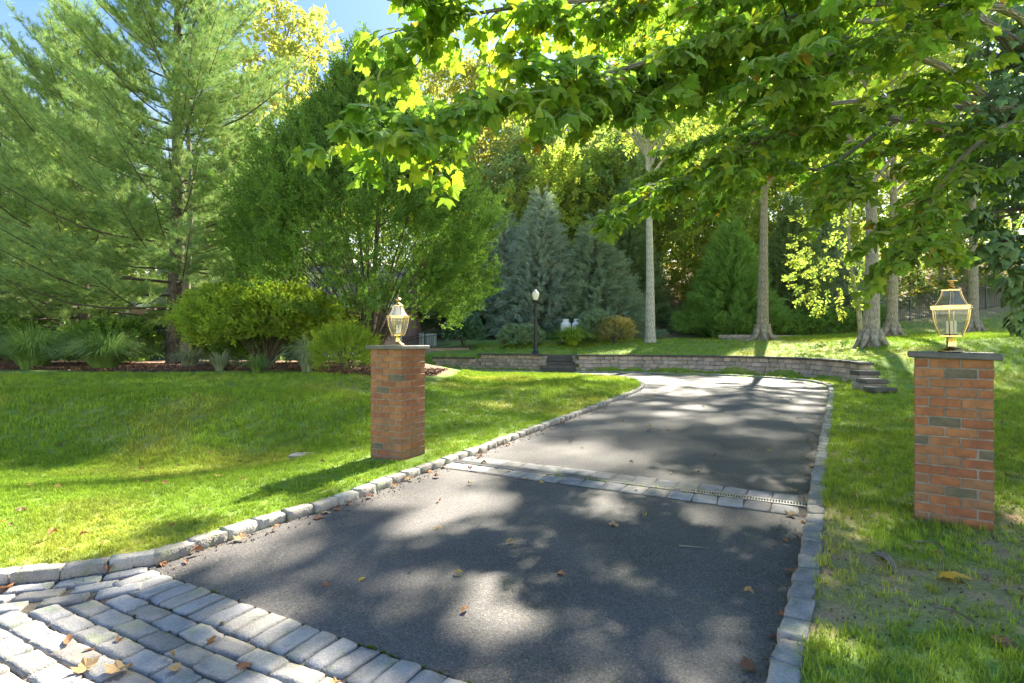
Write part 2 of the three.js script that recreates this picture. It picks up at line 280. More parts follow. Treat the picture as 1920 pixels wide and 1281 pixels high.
// ---------------------------------------------------------------- ground
function steps(list) { const out = []; for (const [a, b, s] of list) for (let x = a; x < b - 1e-6; x += s) out.push(x); out.push(list[list.length - 1][1]); return out; }
{
  const xs = steps([[-420, -60, 40], [-60, -20, 2], [-20, -7, 0.4], [-7, 7, 0.1], [7, 16, 0.2], [16, 30, 0.7], [30, 60, 3], [60, 420, 40]]);
  const ds = steps([[-60, -4, 8], [-4, 1, 0.5], [1, 12, 0.1], [12, 34, 0.2], [34, 50, 0.8], [50, 100, 4], [100, 500, 40]]);
  const p = [], c = [], uv = [], idx = [];
  for (const d of ds) for (const x of xs) {
    p.push(x, ground(x, d), -d); uv.push(x / 2.6, d / 2.6);
    const a = n2(x * 0.5, d * 0.5, 11, 4), b = n2(x * 1.6, d * 1.6, 12, 4), e = n2(x * 0.16, d * 0.16, 13, 3);
    let r = 0.165, g = 0.245, bl = 0.027;
    const mix = (t, R, Gn, B) => { r = lerp(r, R, t); g = lerp(g, Gn, t); bl = lerp(bl, B, t); };
    mix(ss(0.52, 0.72, a) * 0.7, 0.28, 0.31, 0.045); mix(ss(0.6, 0.8, b) * 0.5, 0.33, 0.29, 0.08);
    const road = near(x, d, RING)[0], right = x > -1 && d < 18 && inside(x, d, [[2.6, -5], [0.95, 1.9], [2.14, 3.96], [5.83, 10], [10.8, 18.2], [60, 18.2], [60, -5]]);
    if (right) { mix(0.8 * ss(0.48, 0.66, b * 0.6 + a * 0.5) * ss(10, 4, d) * ss(2.8, 0.7, road - 0.6), 0.33, 0.22, 0.10); mix(0.35 * ss(0.45, 0.7, e), 0.28, 0.27, 0.07); mix(0.8 * ss(0.22, 0.10, road) * ss(0.3, 0.6, a), 0.2, 0.16, 0.1); }
    if (x < -2.5 && d > 7.4 && d < 13) mix(0.4 * ss(0.4, 0.7, b), 0.27, 0.23, 0.07);
    if (x > -4 && x < 5 && d > 6 && d < 27 && !right) mix(0.55 * ss(0.5, 0.72, n2(x * 0.9, d * 0.35, 19, 4)), 0.38, 0.31, 0.12);
    mix(ss(34, 40, d + (n2(x * 0.2, d * 0.2, 21) - 0.5) * 8), 0.24, 0.17, 0.10);
    if (x > 10 && d > 20) mix(0.45 * ss(0.4, 0.7, a) * ss(20, 27, d), 0.30, 0.26, 0.10);
    c.push(r, g, bl);
  }
  const nx = xs.length;
  for (let j = 0; j < ds.length - 1; j++) for (let i = 0; i < nx - 1; i++) { const a = j * nx + i; idx.push(a, a + 1, a + nx, a + 1, a + nx + 1, a + nx); }
  const g = new THREE.BufferGeometry();
  g.setAttribute('position', new THREE.Float32BufferAttribute(p, 3)); g.setAttribute('uv', new THREE.Float32BufferAttribute(uv, 2)); g.setAttribute('color', new THREE.Float32BufferAttribute(c, 3));
  g.setIndex(idx); g.computeVertexNormals();
  structure('lawn', g, M.lawn, 'mown green lawn with a grassy bank, sloping up to the woods');
}
// line on the apron's edge: asphalt beyond it, granite setts in front of it
const S0 = 2.11;
const along = (x, d) => x * E2[0] + d * E2[1], across = (x, d) => x * E1[0] + d * E1[1];
function sheet(poly, y) { const s = new THREE.Shape(poly.map(([x, d]) => new THREE.Vector2(x, d))), g = new THREE.ShapeGeometry(s); const p = g.attributes.position, uv = g.attributes.uv; for (let k = 0; k < p.count; k++) { const x = p.getX(k), d = p.getY(k); p.setXYZ(k, x, y, -d); uv.setXY(k, x / 4, d / 4); } g.computeVertexNormals(); return g; }
{
  const cut = (poly, keep) => { const out = []; for (let i = 0; i < poly.length; i++) { const a = poly[i], b = poly[(i + 1) % poly.length], sa = (along(...a) - S0) * keep, sb = (along(...b) - S0) * keep; if (sa >= 0) out.push(a); if (sa * sb < 0) { const t = sa / (sa - sb); out.push([lerp(a[0], b[0], t), lerp(a[1], b[1], t)]); } } return out; };
  structure('driveway', sheet(cut(DRIVE.filter(([x, d]) => !(x < -3 && d < 3.6) || d < -0.5), 1), 0), M.asphalt, 'dark asphalt driveway running up to the stone wall');
}

// ---------------------------------------------------------------- stones: setts, kerbs, drain
function stoneGeos(l, h, w, c, jit, n, seed, uvS = 1.6) { return Array.from({ length: n }, (_, k) => chamferBox(l, h, w, c, jit, seed + k, uvS)); }
function layLine(line, pitch) { // points at even spacing along a polyline, with headings
  const out = []; let left = pitch / 2;
  for (let i = 0; i < line.length - 1; i++) {
    const [ax, ay] = line[i], [bx, by] = line[i + 1], L = Math.hypot(bx - ax, by - ay), ex = (bx - ax) / L, ey = (by - ay) / L; let s = left;
    while (s <= L) { out.push([ax + ex * s, ay + ey * s, ex, ey]); s += pitch; }
    left = s - L;
  }
  return out;
}
function smoothLine(line, n = 8) { const c = new THREE.CatmullRomCurve3(line.map(([x, d]) => new THREE.Vector3(x, 0, d)), false, 'centripetal'); return c.getPoints(line.length * n).map((p) => [p.x, p.z]); }
function kerb(line, pitch, side, label, seed, skip) {
  const o = new THREE.Group(); o.name = numbered('kerb'); o.userData = { kind: 'structure', label, category: 'kerb' }; scene.add(o);
  const r = rng(seed), geos = [0, 1, 2, 3, 4, 5].map((k) => roughStone(pitch - 0.005, 0.18, 0.14, 0.011, 0.011, seed * 3 + k));
  for (const [x, d, ex, ey] of layLine(smoothLine(line, 6), pitch)) {
    if (skip && skip(x, d)) { r(); continue; }
    const off = 0.075 + range(r, -0.008, 0.008), px = x - ey * off * side, pd = d + ex * off * side;
    const m = part('kerb_stone', geos[Math.floor(r() * 6)], M.kerb[Math.floor(r() * 3)], o);
    m.position.copy(V(px, -0.012 + range(r, -0.007, 0.007), pd)); m.rotation.set(range(r, -0.03, 0.03), Math.atan2(ey, ex) + range(r, -0.03, 0.03), range(r, -0.025, 0.025));
  }
  return o;
}
kerb(LEFT.filter((p) => p[0] > -9), 0.272, 1, 'granite block kerb along the big left lawn, curving round its far tip', 11);
kerb(BACKL.filter((p) => p[0] > -15), 0.272, 1, 'granite block kerb at the foot of the stone wall left of the steps', 12);
kerb(BACKR, 0.272, 1, 'granite block kerb curving along the foot of the long stone wall', 13);
kerb(RIGHT, 0.262, 1, 'straight pale granite block kerb between the driveway and the right verge', 14);
{
  const o = new THREE.Group(); o.name = 'cobble_apron'; o.userData = { kind: 'structure', label: 'apron of rough granite setts where the driveway begins', category: 'cobble paving' }; scene.add(o);
  const P = []; for (const [t, s] of [[-7, S0], [1.6, S0], [1.6, -0.6], [-7, -0.6]]) P.push([t * E1[0] + s * E2[0], t * E1[1] + s * E2[1]]);
  part('bedding', sheet(P, -0.006), M.sandBed, o);
  const r = rng(77), KL = smoothLine(LEFT.slice(0, 9), 8), field = [0, 1, 2, 3, 4, 5, 6].map((k) => roughStone(0.237, 0.12, 0.127, 0.009, 0.006, 300 + k)), soldier = [0, 1, 2, 3, 4, 5, 6].map((k) => roughStone(0.252, 0.12, 0.130, 0.009, 0.006, 320 + k));
  const put = (geos, x, d, ang) => { const m = part('sett', geos[Math.floor(r() * 7)], M.granite[Math.floor(r() * 6)], o); m.position.copy(V(x, -0.046 + range(r, -0.005, 0.006), d)); m.rotation.set(range(r, -0.02, 0.02), ang + (r() < 0.5 ? Math.PI : 0) + range(r, -0.03, 0.03), range(r, -0.02, 0.02)); };
  const a1 = -ROAD;
  for (let t = -3.9; t < 1.0; t += 0.139) { const s = S0 - 0.135, x = t * E1[0] + s * E2[0], d = t * E1[1] + s * E2[1]; if (inside(x, d, DRIVE) && near(x, d, KL)[0] > 0.13) put(soldier, x, d, Math.atan2(E2[1], E2[0])); }
  for (let row = 0; row < 3; row++) for (const [x, d, ex, ey] of layLine(KL, 0.25)) { const off = 0.08 + row * 0.138, sh = (row % 2) * 0.12, px = x + ey * off + ex * sh, pd = d - ex * off + ey * sh; if (along(px, pd) < S0 - (row ? 0.27 : 0.06) && px > -4.3) put(field, px, pd, Math.atan2(ey, ex)); }
  for (let row = 0; row < 11; row++) for (let t = -4.6 + (row % 2) * 0.125; t < 0.9; t += 0.25) {
    const s = S0 - 0.345 - row * 0.138, x = t * E1[0] + s * E2[0], d = t * E1[1] + s * E2[1];
    if (inside(x, d, DRIVE) && near(x, d, KL)[0] > 0.40 && d > 1.9) put(field, x, d, a1);
  }
}
{
  const o = new THREE.Group(); o.name = 'trench_drain'; o.userData = { label: 'slotted metal trench drain between two rows of granite setts across the driveway', category: 'drain' }; scene.add(o);
  const s1 = along(1.827, 5.71), tA = across(-0.80, 7.12), tB = across(2.86, 5.14), at = (t, s) => [t * E1[0] + s * E2[0], t * E1[1] + s * E2[1]], L = tB - tA;
  part('mortar_bed', sheet([at(tA, s1 - 0.37), at(tB - 0.02, s1 - 0.37), at(tB - 0.02, s1 + 0.37), at(tA, s1 + 0.37)], 0.004), M.sand, o);
  const r = rng(5), geos = [0, 1, 2, 3, 4, 5].map((k) => roughStone(0.234, 0.1, 0.285, 0.012, 0.005, 400 + k));
  for (const side of [-1, 1]) for (let t = tA + 0.12; t < tB - 0.1; t += 0.24) { const [x, d] = at(t, s1 + side * 0.215), m = part('sett', geos[Math.floor(r() * 6)], M.granite[Math.floor(r() * 6)], o); m.position.copy(V(x, -0.036 + range(r, -0.003, 0.004), d)); m.rotation.set(range(r, -0.01, 0.01), -ROAD + range(r, -0.03, 0.03), 0); }
  const [cx, cd] = at((tA + tB) / 2, s1), g0 = [box(L, 0.008, 0.13, 0, 0, 0)];
  const ch = part('channel', mergeGeometries(g0), M.dark, o); ch.position.copy(V(cx, 0.0045, cd)); ch.rotation.y = -ROAD;
  const bars = [box(L, 0.012, 0.016, 0, 0, 0.058), box(L, 0.012, 0.016, 0, 0, -0.058)]; for (let t = -L / 2 + 0.02; t < L / 2; t += 0.026) bars.push(box(0.011, 0.010, 0.1, t, 0, 0));
  const gr = part('grate', mergeGeometries(bars), M.grate, o); gr.position.copy(V(cx, 0.0135, cd)); gr.rotation.y = -ROAD;
}

// ---------------------------------------------------------------- brick pillars and their lanterns
function pillar(x, d, base, heading, label, seed, darkSet, capTilt) {
  const w = 0.51, o = thing('brick_pillar', label, 'pillar', null, V(x, base, d)), r = rng(seed), C = 0.0813, N = 18, L = 0.205;
  o.rotation.y = -heading;
  part('mortar', box(w - 0.012, N * C + 0.16, w - 0.012, 0, N * C / 2 - 0.08, 0), M.mortar, o);
  const geos = stoneGeos(L - 0.01, C - 0.011, 0.094, 0.004, 0.0018, 5, seed * 7, 2.2);
  for (let row = -1; row < N; row++) for (let f = 0; f < 4; f++) for (let k = 0; k < 2; k++) {
    const y = (N - 1 - row + 0.5) * C - 0, odd = row & 1; // row 0 is the topmost
    const yy = row < 0 ? -0.5 * C : y;
    let t = -w / 2 + 0.1 + 0.0015 + L * (k + 0.5); if (odd) t = -t;
    const m = part('brick', geos[Math.floor(r() * 5)], r() < 0.012 || darkSet.has([row, f, k].join()) ? M.brickDark : r() < 0.55 * ss(8, 15, row) ? M.brickBrown : M.brick[Math.floor(r() * 4)], o), a = f * Math.PI / 2;
    const lx = t, lz = w / 2 - 0.047 + range(r, -0.0015, 0.0015);
    m.position.set(lx * Math.cos(a) + lz * Math.sin(a), yy, -lx * Math.sin(a) + lz * Math.cos(a)); m.rotation.y = a;
  }
  const cap = part('cap_slab', chamferBox(0.605, 0.05, 0.605, 0.007, 0.003, seed + 5, 1.5), M.bluestone, o); cap.position.y = N * C + 0.024 ; cap.rotation.z = capTilt;
  return [o, base + N * C + 0.049];
}
const [pR, topR] = pillar(3.79, 4.60, -0.005, 37 * Math.PI / 180, 'square red brick pillar with dark slab cap on the verge right of the driveway', 31, new Set(['1,0,0', '6,0,0', '8,3,1', '9,1,1', '13,0,0', '17,3,1']), -0.022);
const [pL, topL] = pillar(-1.52, 7.12, 0.035, 27 * Math.PI / 180, 'square red brick pillar seen corner-on, standing in the lawn left of the driveway', 32, new Set(['6,0,0', '4,0,1', '15,0,1']), 0);
function lantern(label) {
  const o = thing('post_lantern', label, 'lantern'), N = 6, lathe = (pts, seg = 28) => new THREE.LatheGeometry(pts.map(([a, b]) => new THREE.Vector2(a, b)), seg);
  part('base', lathe([[0, 0], [0.105, 0], [0.108, 0.012], [0.085, 0.022], [0.075, 0.03], [0.05, 0.036], [0.04, 0.05], [0.04, 0.125], [0.055, 0.13], [0.0, 0.132]]), M.brass, o);
  const prof = [[0.10, 0.132], [0.128, 0.19], [0.152, 0.25], [0.163, 0.31], [0.165, 0.352]], roof = [[0.158, 0.372], [0.125, 0.41], [0.098, 0.455], [0.082, 0.50]];
  const hex = (pts) => { const g = lathe(pts, N).toNonIndexed(); g.computeVertexNormals(); return g; };
  part('glass', hex(prof), M.glass, o); part('roof_glass', hex(roof), M.glass, o);
  const band = (r0, y, h, t) => { const g = lathe([[r0 - t, y], [r0, y], [r0, y + h], [r0 - t, y + h], [r0 - t, y]], N).toNonIndexed(); g.computeVertexNormals(); return g; };
  part('bottom_ring', band(0.106, 0.126, 0.012, 0.03), M.brass, o);
  part('rim', mergeGeometries([band(0.186, 0.352, 0.026, 0.05), band(0.176, 0.344, 0.008, 0.03)]), M.brass, o);
  part('top_ring', band(0.088, 0.498, 0.012, 0.03), M.brass, o);
  for (let k = 0; k < N; k++) {
    const a = (k / N) * 2 * Math.PI, tb = new TB();
    tb.limb(prof.map(([q, y]) => new THREE.Vector3(q * Math.sin(a), y, q * Math.cos(a))), 0.006, 0.006, 6, 8);
    tb.limb(roof.map(([q, y]) => new THREE.Vector3(q * Math.sin(a), y, q * Math.cos(a))), 0.006, 0.006, 6, 6);
    part('frame_bar', tb.geo(), M.brass, o);
  }
  part('finial', lathe([[0.082, 0.508], [0.06, 0.522], [0.032, 0.534], [0.018, 0.55], [0.02, 0.556], [0.045, 0.572], [0.05, 0.58], [0.044, 0.588], [0.022, 0.602], [0.014, 0.612], [0.013, 0.625], [0.006, 0.65], [0, 0.668]]), M.brass, o);
  for (let k = 0; k < 3; k++) { const a = k * 2.1 + 0.4, c = part('candle', new THREE.CylinderGeometry(0.012, 0.012, 0.11, 12), M.candle, o); c.position.set(0.035 * Math.cos(a), 0.20, 0.035 * Math.sin(a)); }
  part('candle_plate', new THREE.CylinderGeometry(0.06, 0.05, 0.012, 18).translate(0, 0.142, 0), M.brass, o);
  return o;
}
const lanR = lantern('brass lantern with curved glass panes on the brick pillar right of the driveway');
lanR.position.copy(V(3.79, topR, 4.60)); lanR.rotation.y = 0.25; lanR.scale.set(0.83, 1.06, 0.83);
const lanL = copyOf(lanR, 'post_lantern', 'brass lantern with curved glass panes on the brick pillar in the left lawn', V(-1.52, topL, 7.12), 0.6, [0.82, 1.05, 0.82]);
lanL.traverse((m) => { if (m.isMesh && m.name.startsWith('roof_glass')) m.material = M.frosted; });

// ---------------------------------------------------------------- stone walls, steps, lamp post
function blockWall(o, line, y0, levels, capTop, seed, thick = 0.36) { // levels: number of courses under the cap
  const r = rng(seed), H = 0.2, geos = stoneGeos(0.44, H - 0.008, 0.3, 0.018, 0.012, 5, seed * 5, 1.2), half = stoneGeos(0.29, H - 0.008, 0.3, 0.018, 0.012, 4, seed * 6, 1.2), caps = stoneGeos(0.50, 0.085, thick + 0.06, 0.012, 0.006, 4, seed * 8, 1.2);
  const pts = smoothLine(line, 8);
  for (let row = 0; row < levels; row++) {
    let k = 0, acc = (row % 2) * 0.2; const poly = layLine(pts, 0.01);
    while (acc < poly.length * 0.01 - 0.1) {
      const isHalf = r() < 0.35, L = isHalf ? 0.30 : 0.45, c = poly[Math.min(poly.length - 1, Math.floor((acc + L / 2) / 0.01))]; acc += L;
      const m = part('wall_stone', isHalf ? half[k++ % 4] : geos[k++ % 5], M.wallBlock[Math.floor(r() * 4)], o);
      const off = 0.17 + range(r, -0.008, 0.008) + row * 0.006; m.position.copy(V(c[0] - c[3] * off, y0 + (row + 0.5) * H, c[1] + c[2] * off)); m.rotation.y = Math.atan2(c[3], c[2]) + range(r, -0.01, 0.01);
    }
  }
  if (capTop) for (const [x, d, ex, ey] of layLine(pts, 0.505)) { const off = 0.17, m = part('cap_stone', caps[Math.floor(r() * 4)], M.wallCap[Math.floor(r() * 3)], o); m.position.copy(V(x - ey * off, y0 + levels * H + 0.043, d + ex * off)); m.rotation.y = Math.atan2(ey, ex); }
}
{
  const wl = thing('retaining_wall', 'low stone retaining wall with stepped-down end, left of the garden steps', 'wall');
  blockWall(wl, [[-1.95, 29.9], [-0.2, 29.1], [1.55, 28.15]], 0.05, 4, true, 51);
  blockWall(wl, [[-4.6, 30.7], [-3.2, 30.3], [-1.97, 29.92]], 0.03, 3, true, 52);
  const wr = thing('retaining_wall', 'long curved stone retaining wall with dark cap stones, right of the garden steps', 'wall');
  blockWall(wr, [[3.3, 28.0], [4.6, 27.9], [6.9, 27.55], [9.5, 26.3], [11.5, 24.5], [12.35, 22.3], [12.2, 19.6], [11.4, 17.45]], 0.03, 4, true, 53);
  // stepped end: shorter piers with flat slabs, each lower than the last
  const r = rng(9), slab = stoneGeos(0.62, 0.13, 0.62, 0.014, 0.008, 3, 900, 1.2), blk = stoneGeos(0.56, 0.19, 0.50, 0.016, 0.01, 3, 910, 1.2);
  [[11.15, 16.85, 0.68], [10.90, 16.15, 0.48], [10.64, 15.42, 0.28]].forEach(([x, d, top], k) => {
    const s = part('cap_stone', slab[k], M.wallCap[k % 3], wr); s.position.copy(V(x, top - 0.065, d)); s.rotation.y = -0.12;
    for (let y = top - 0.23; y > -0.15; y -= 0.195) { const b = part('wall_stone', blk[k], k === 2 ? M.wallCap[0] : M.wallBlock[3], wr); b.position.copy(V(x, y, d)); b.rotation.y = -0.12; }
  });
  const st = thing('garden_steps', 'short flight of dark stone steps between the two retaining walls', 'steps');
  for (let k = 0; k < 5; k++) { const s = part('step', chamferBox(1.9 - 0 * k, 0.17, 0.5, 0.012, 0.004, 700 + k, 1.2), M.wallCap[k % 3], st); s.position.copy(V(2.42, 0.075 + k * 0.178, 27.95 + k * 0.34)); s.rotation.y = -0.06; }
  for (const [x, seed] of [[1.5, 61], [3.36, 62]]) { // cheek walls that hold the lawn back beside the steps
    for (let row = 0; row < 4; row++) for (let k = 0; k < 3; k++) { const c = part('cheek_stone', chamferBox(0.2, 0.19, 0.5, 0.014, 0.008, seed * 10 + row * 3 + k, 1.2), M.wallBlock[(row + k) % 4], st); c.position.copy(V(x, 0.13 + row * 0.197, 28.62 + k * 0.49)); }
  }
  const pw = thing('planter_wall', 'pale stone planter wall round the ivy bed by the flared tree trunk', 'wall');
  blockWall(pw, [[12.25, 31.7], [12.75, 31.2], [13.6, 31.4], [15.6, 32.4], [18.5, 33.6], [22, 34.2]], 1.4, 3, false, 54);
  const tw = thing('terrace_wall', 'low rough stone terrace wall below the round clipped shrub', 'wall');
  blockWall(tw, [[-6.0, 32.1], [-4.2, 31.9], [-2.6, 31.7]], 0.62, 3, true, 55);
}
{
  const o = thing('lamp_post', 'black iron lamp post with white acorn globe standing on the wall by the steps', 'lamp post', null, V(1.27, 0.86, 28.75));
  const lathe = (pts) => new THREE.LatheGeometry(pts.map(([a, b]) => new THREE.Vector2(a, b)), 24);
  part('base', lathe([[0, 0], [0.24, 0], [0.24, 0.07], [0.19, 0.1], [0.17, 0.2], [0.125, 0.26], [0.115, 0.46], [0.14, 0.5], [0.085, 0.56]]), M.iron, o);
  part('pole', lathe([[0.085, 0.5], [0.078, 1.5], [0.065, 2.62], [0.1, 2.66], [0.105, 2.7], [0.07, 2.74], [0.07, 2.82], [0.12, 2.9], [0.145, 2.97], [0.1, 2.99], [0, 2.99]]), M.iron, o);
  part('globe', lathe([[0.11, 2.98], [0.165, 3.12], [0.195, 3.25], [0.19, 3.33], [0.165, 3.38], [0.1, 3.45], [0.05, 3.52], [0.02, 3.56], [0, 3.56]]), M.opal, o);
  part('finial', lathe([[0.022, 3.55], [0.03, 3.58], [0.014, 3.61], [0, 3.68]]), M.iron, o);
}

// ---------------------------------------------------------------- foliage pieces
function diamond(tb, p, dir, side, nrm, L, W, fold = 0.12) { // a small leaf: two halves folded on the midrib
  const a = p, t = p.clone().addScaledVector(dir, L).addScaledVector(nrm, -0.10 * L), m = p.clone().addScaledVector(dir, L * 0.45);
  const l = m.clone().addScaledVector(side, W / 2).addScaledVector(nrm, fold * W), r = m.clone().addScaledVector(side, -W / 2).addScaledVector(nrm, fold * W);
  tb.tri(a, l, t); tb.tri(a, t, r);
}
function spray(n, len, L, W, seed, flat = 0.5, spread = 1.0) { // a leafy shoot along +Y
  const r = rng(seed), tb = new TB();
  for (let k = 0; k < n; k++) {
    const y = len * (k + 0.5) / n, s = k % 2 ? 1 : -1, a = range(r, -0.6, 0.6) * flat * 2 + (r() < 0.5 ? 0 : Math.PI * (1 - flat) * r());
    const out = new THREE.Vector3(s * Math.cos(a), 0, Math.sin(a)), dir = out.clone().multiplyScalar(spread).add(new THREE.Vector3(0, range(r, 0.3, 0.9), 0)).normalize();
    const nrm = new THREE.Vector3(range(r, -0.5, 0.5), range(r, -0.3, 0.3), 1).normalize(), side = new THREE.Vector3().crossVectors(dir, nrm).normalize(); nrm.crossVectors(side, dir);
    const q = range(r, 0.75, 1.2);
    diamond(tb, new THREE.Vector3(range(r, -0.02, 0.02), y, range(r, -0.03, 0.03)).addScaledVector(out, len * 0.05 * r()), dir, side, nrm, L * q, W * q);
  }
  return tb.geo();
}
function needleTuft(n, L, W, seed, open = 0.75) { // pine needles round a shoot tip
  const r = rng(seed), tb = new TB();
  for (let k = 0; k < n; k++) {
    const a = r() * 6.283, o = Math.pow(r(), 0.7) * open, dir = new THREE.Vector3(Math.cos(a) * Math.sin(o * 1.5), Math.cos(o * 1.5), Math.sin(a) * Math.sin(o * 1.5)), p = new THREE.Vector3(0, range(r, -0.12, 0.05), 0);
    const side = new THREE.Vector3().crossVectors(dir, rdir(r)).normalize(), tip = p.clone().addScaledVector(dir, L * range(r, 0.7, 1.1)); tip.y -= 0.02;
    tb.tri(p.clone().addScaledVector(side, W / 2), p.clone().addScaledVector(side, -W / 2), tip);
  }
  return tb.geo();
}
function mapleLeaf(curl, seed) { // five pointed lobes, tip along +Y, upper side +Z
  const half = [[0.05, -0.03], [0.20, -0.10], [0.42, -0.10], [0.36, 0.06], [0.50, 0.14], [0.66, 0.40], [0.50, 0.42], [0.44, 0.52], [0.27, 0.44], [0.31, 0.62], [0.20, 0.68], [0.14, 0.84], [0, 1.0]];
  const out = [...half, ...half.slice(0, -1).reverse().map(([x, y]) => [-x, y])], r = rng(seed), tb = new TB(), ph = r() * 6;
  const z = (x, y) => -curl * (0.55 * x * x + 0.35 * (y - 0.3) * (y - 0.3)) + 0.05 * curl * Math.sin(6 * x + ph) + 0.04 * curl * Math.sin(7 * y + ph * 2);
  const pts = out.map(([x, y]) => { const q = [x * (1 + range(r, -0.06, 0.06)), y * (1 + range(r, -0.04, 0.04))]; return new THREE.Vector3(q[0], q[1], z(...q)); }), c = new THREE.Vector3(0, 0.28, 0.02);
  for (let k = 0; k < pts.length; k++) tb.tri(c, pts[k], pts[(k + 1) % pts.length]);
  return tb.geo();
}
function leafFrame(pos, tip, normal, scale) { // blade basis: +Y to the tip, +Z the upper side
  const y = tip.clone().normalize(), z = normal.clone().addScaledVector(y, -normal.dot(y)).normalize(), x = new THREE.Vector3().crossVectors(y, z);
  return new THREE.Matrix4().makeBasis(x, y, z).scale(_s.set(scale, scale, scale)).setPosition(pos);
}
const LM = {
  maple: [[0.20, 0.34, 0.022], [0.15, 0.29, 0.022], [0.28, 0.37, 0.022], [0.18, 0.32, 0.03]].map((c) => leafMat(c, 0.64, 0.9, 0.35)),
  mapleAny: leafMat([0.20, 0.33, 0.025], 0.66, 0.9, 0.35),
  ivy: leafMat([0.10, 0.175, 0.05], 0.25, 0.55, 0.7),
  hornbeam: leafMat([0.135, 0.245, 0.03], 0.48, 0.9, 0.3),
  lime: leafMat([0.27, 0.38, 0.03], 0.52, 0.9, 0.25),
  pine: leafMat([0.27, 0.39, 0.11], 0.42, 0.85, 0.4),
  spruce: leafMat([0.31, 0.38, 0.27], 0.2, 0.95, 0.2),
  spruceGreen: leafMat([0.25, 0.33, 0.19], 0.24, 0.95, 0.2),
  hemlock: leafMat([0.17, 0.25, 0.09], 0.28, 0.9, 0.2),
  cedar: leafMat([0.20, 0.35, 0.07], 0.42, 0.95, 0.2),
  woods: [[0.27, 0.35, 0.05], [0.35, 0.43, 0.055], [0.19, 0.27, 0.05], [0.38, 0.40, 0.075], [0.32, 0.40, 0.12]].map((c) => leafMat(c, 0.68, 0.95, 0.2)),
  grass: leafMat([0.25, 0.37, 0.03], 0.3, 0.95, 0.2),
  reed: leafMat([0.19, 0.31, 0.06], 0.4, 0.9, 0.3),
  reedPale: leafMat([0.33, 0.39, 0.21], 0.4, 0.9, 0.3),
  holly: leafMat([0.075, 0.16, 0.07], 0.15, 0.5, 0.8),
  rhodo: leafMat([0.22, 0.31, 0.15], 0.25, 0.7, 0.5),
  tan: leafMat([0.31, 0.28, 0.08], 0.3, 0.95, 0.2),
};
const SPR = { leaf: [1, 2, 3].map((k) => spray(16, 0.42, 0.115, 0.062, k, 0.6)), big: [4, 5, 6].map((k) => spray(14, 0.9, 0.26, 0.17, k, 0.5)), fine: [7, 8].map((k) => spray(22, 0.5, 0.09, 0.035, k, 0.35, 0.7)), feather: [9, 10].map((k) => spray(30, 0.55, 0.16, 0.028, k, 0.25, 0.8)) };
function scatter(name, geos, mat, list, parent, stuff) { // list of [matrix, colour]; spread over the geometry variants
  const by = geos.map(() => [[], []]);
  list.forEach(([m, c], k) => { by[k % geos.length][0].push(m); by[k % geos.length][1].push(c); });
  by.forEach(([m, c], k) => { if (m.length) instanced(name, geos[k], mat, m, c, parent, stuff); });
}
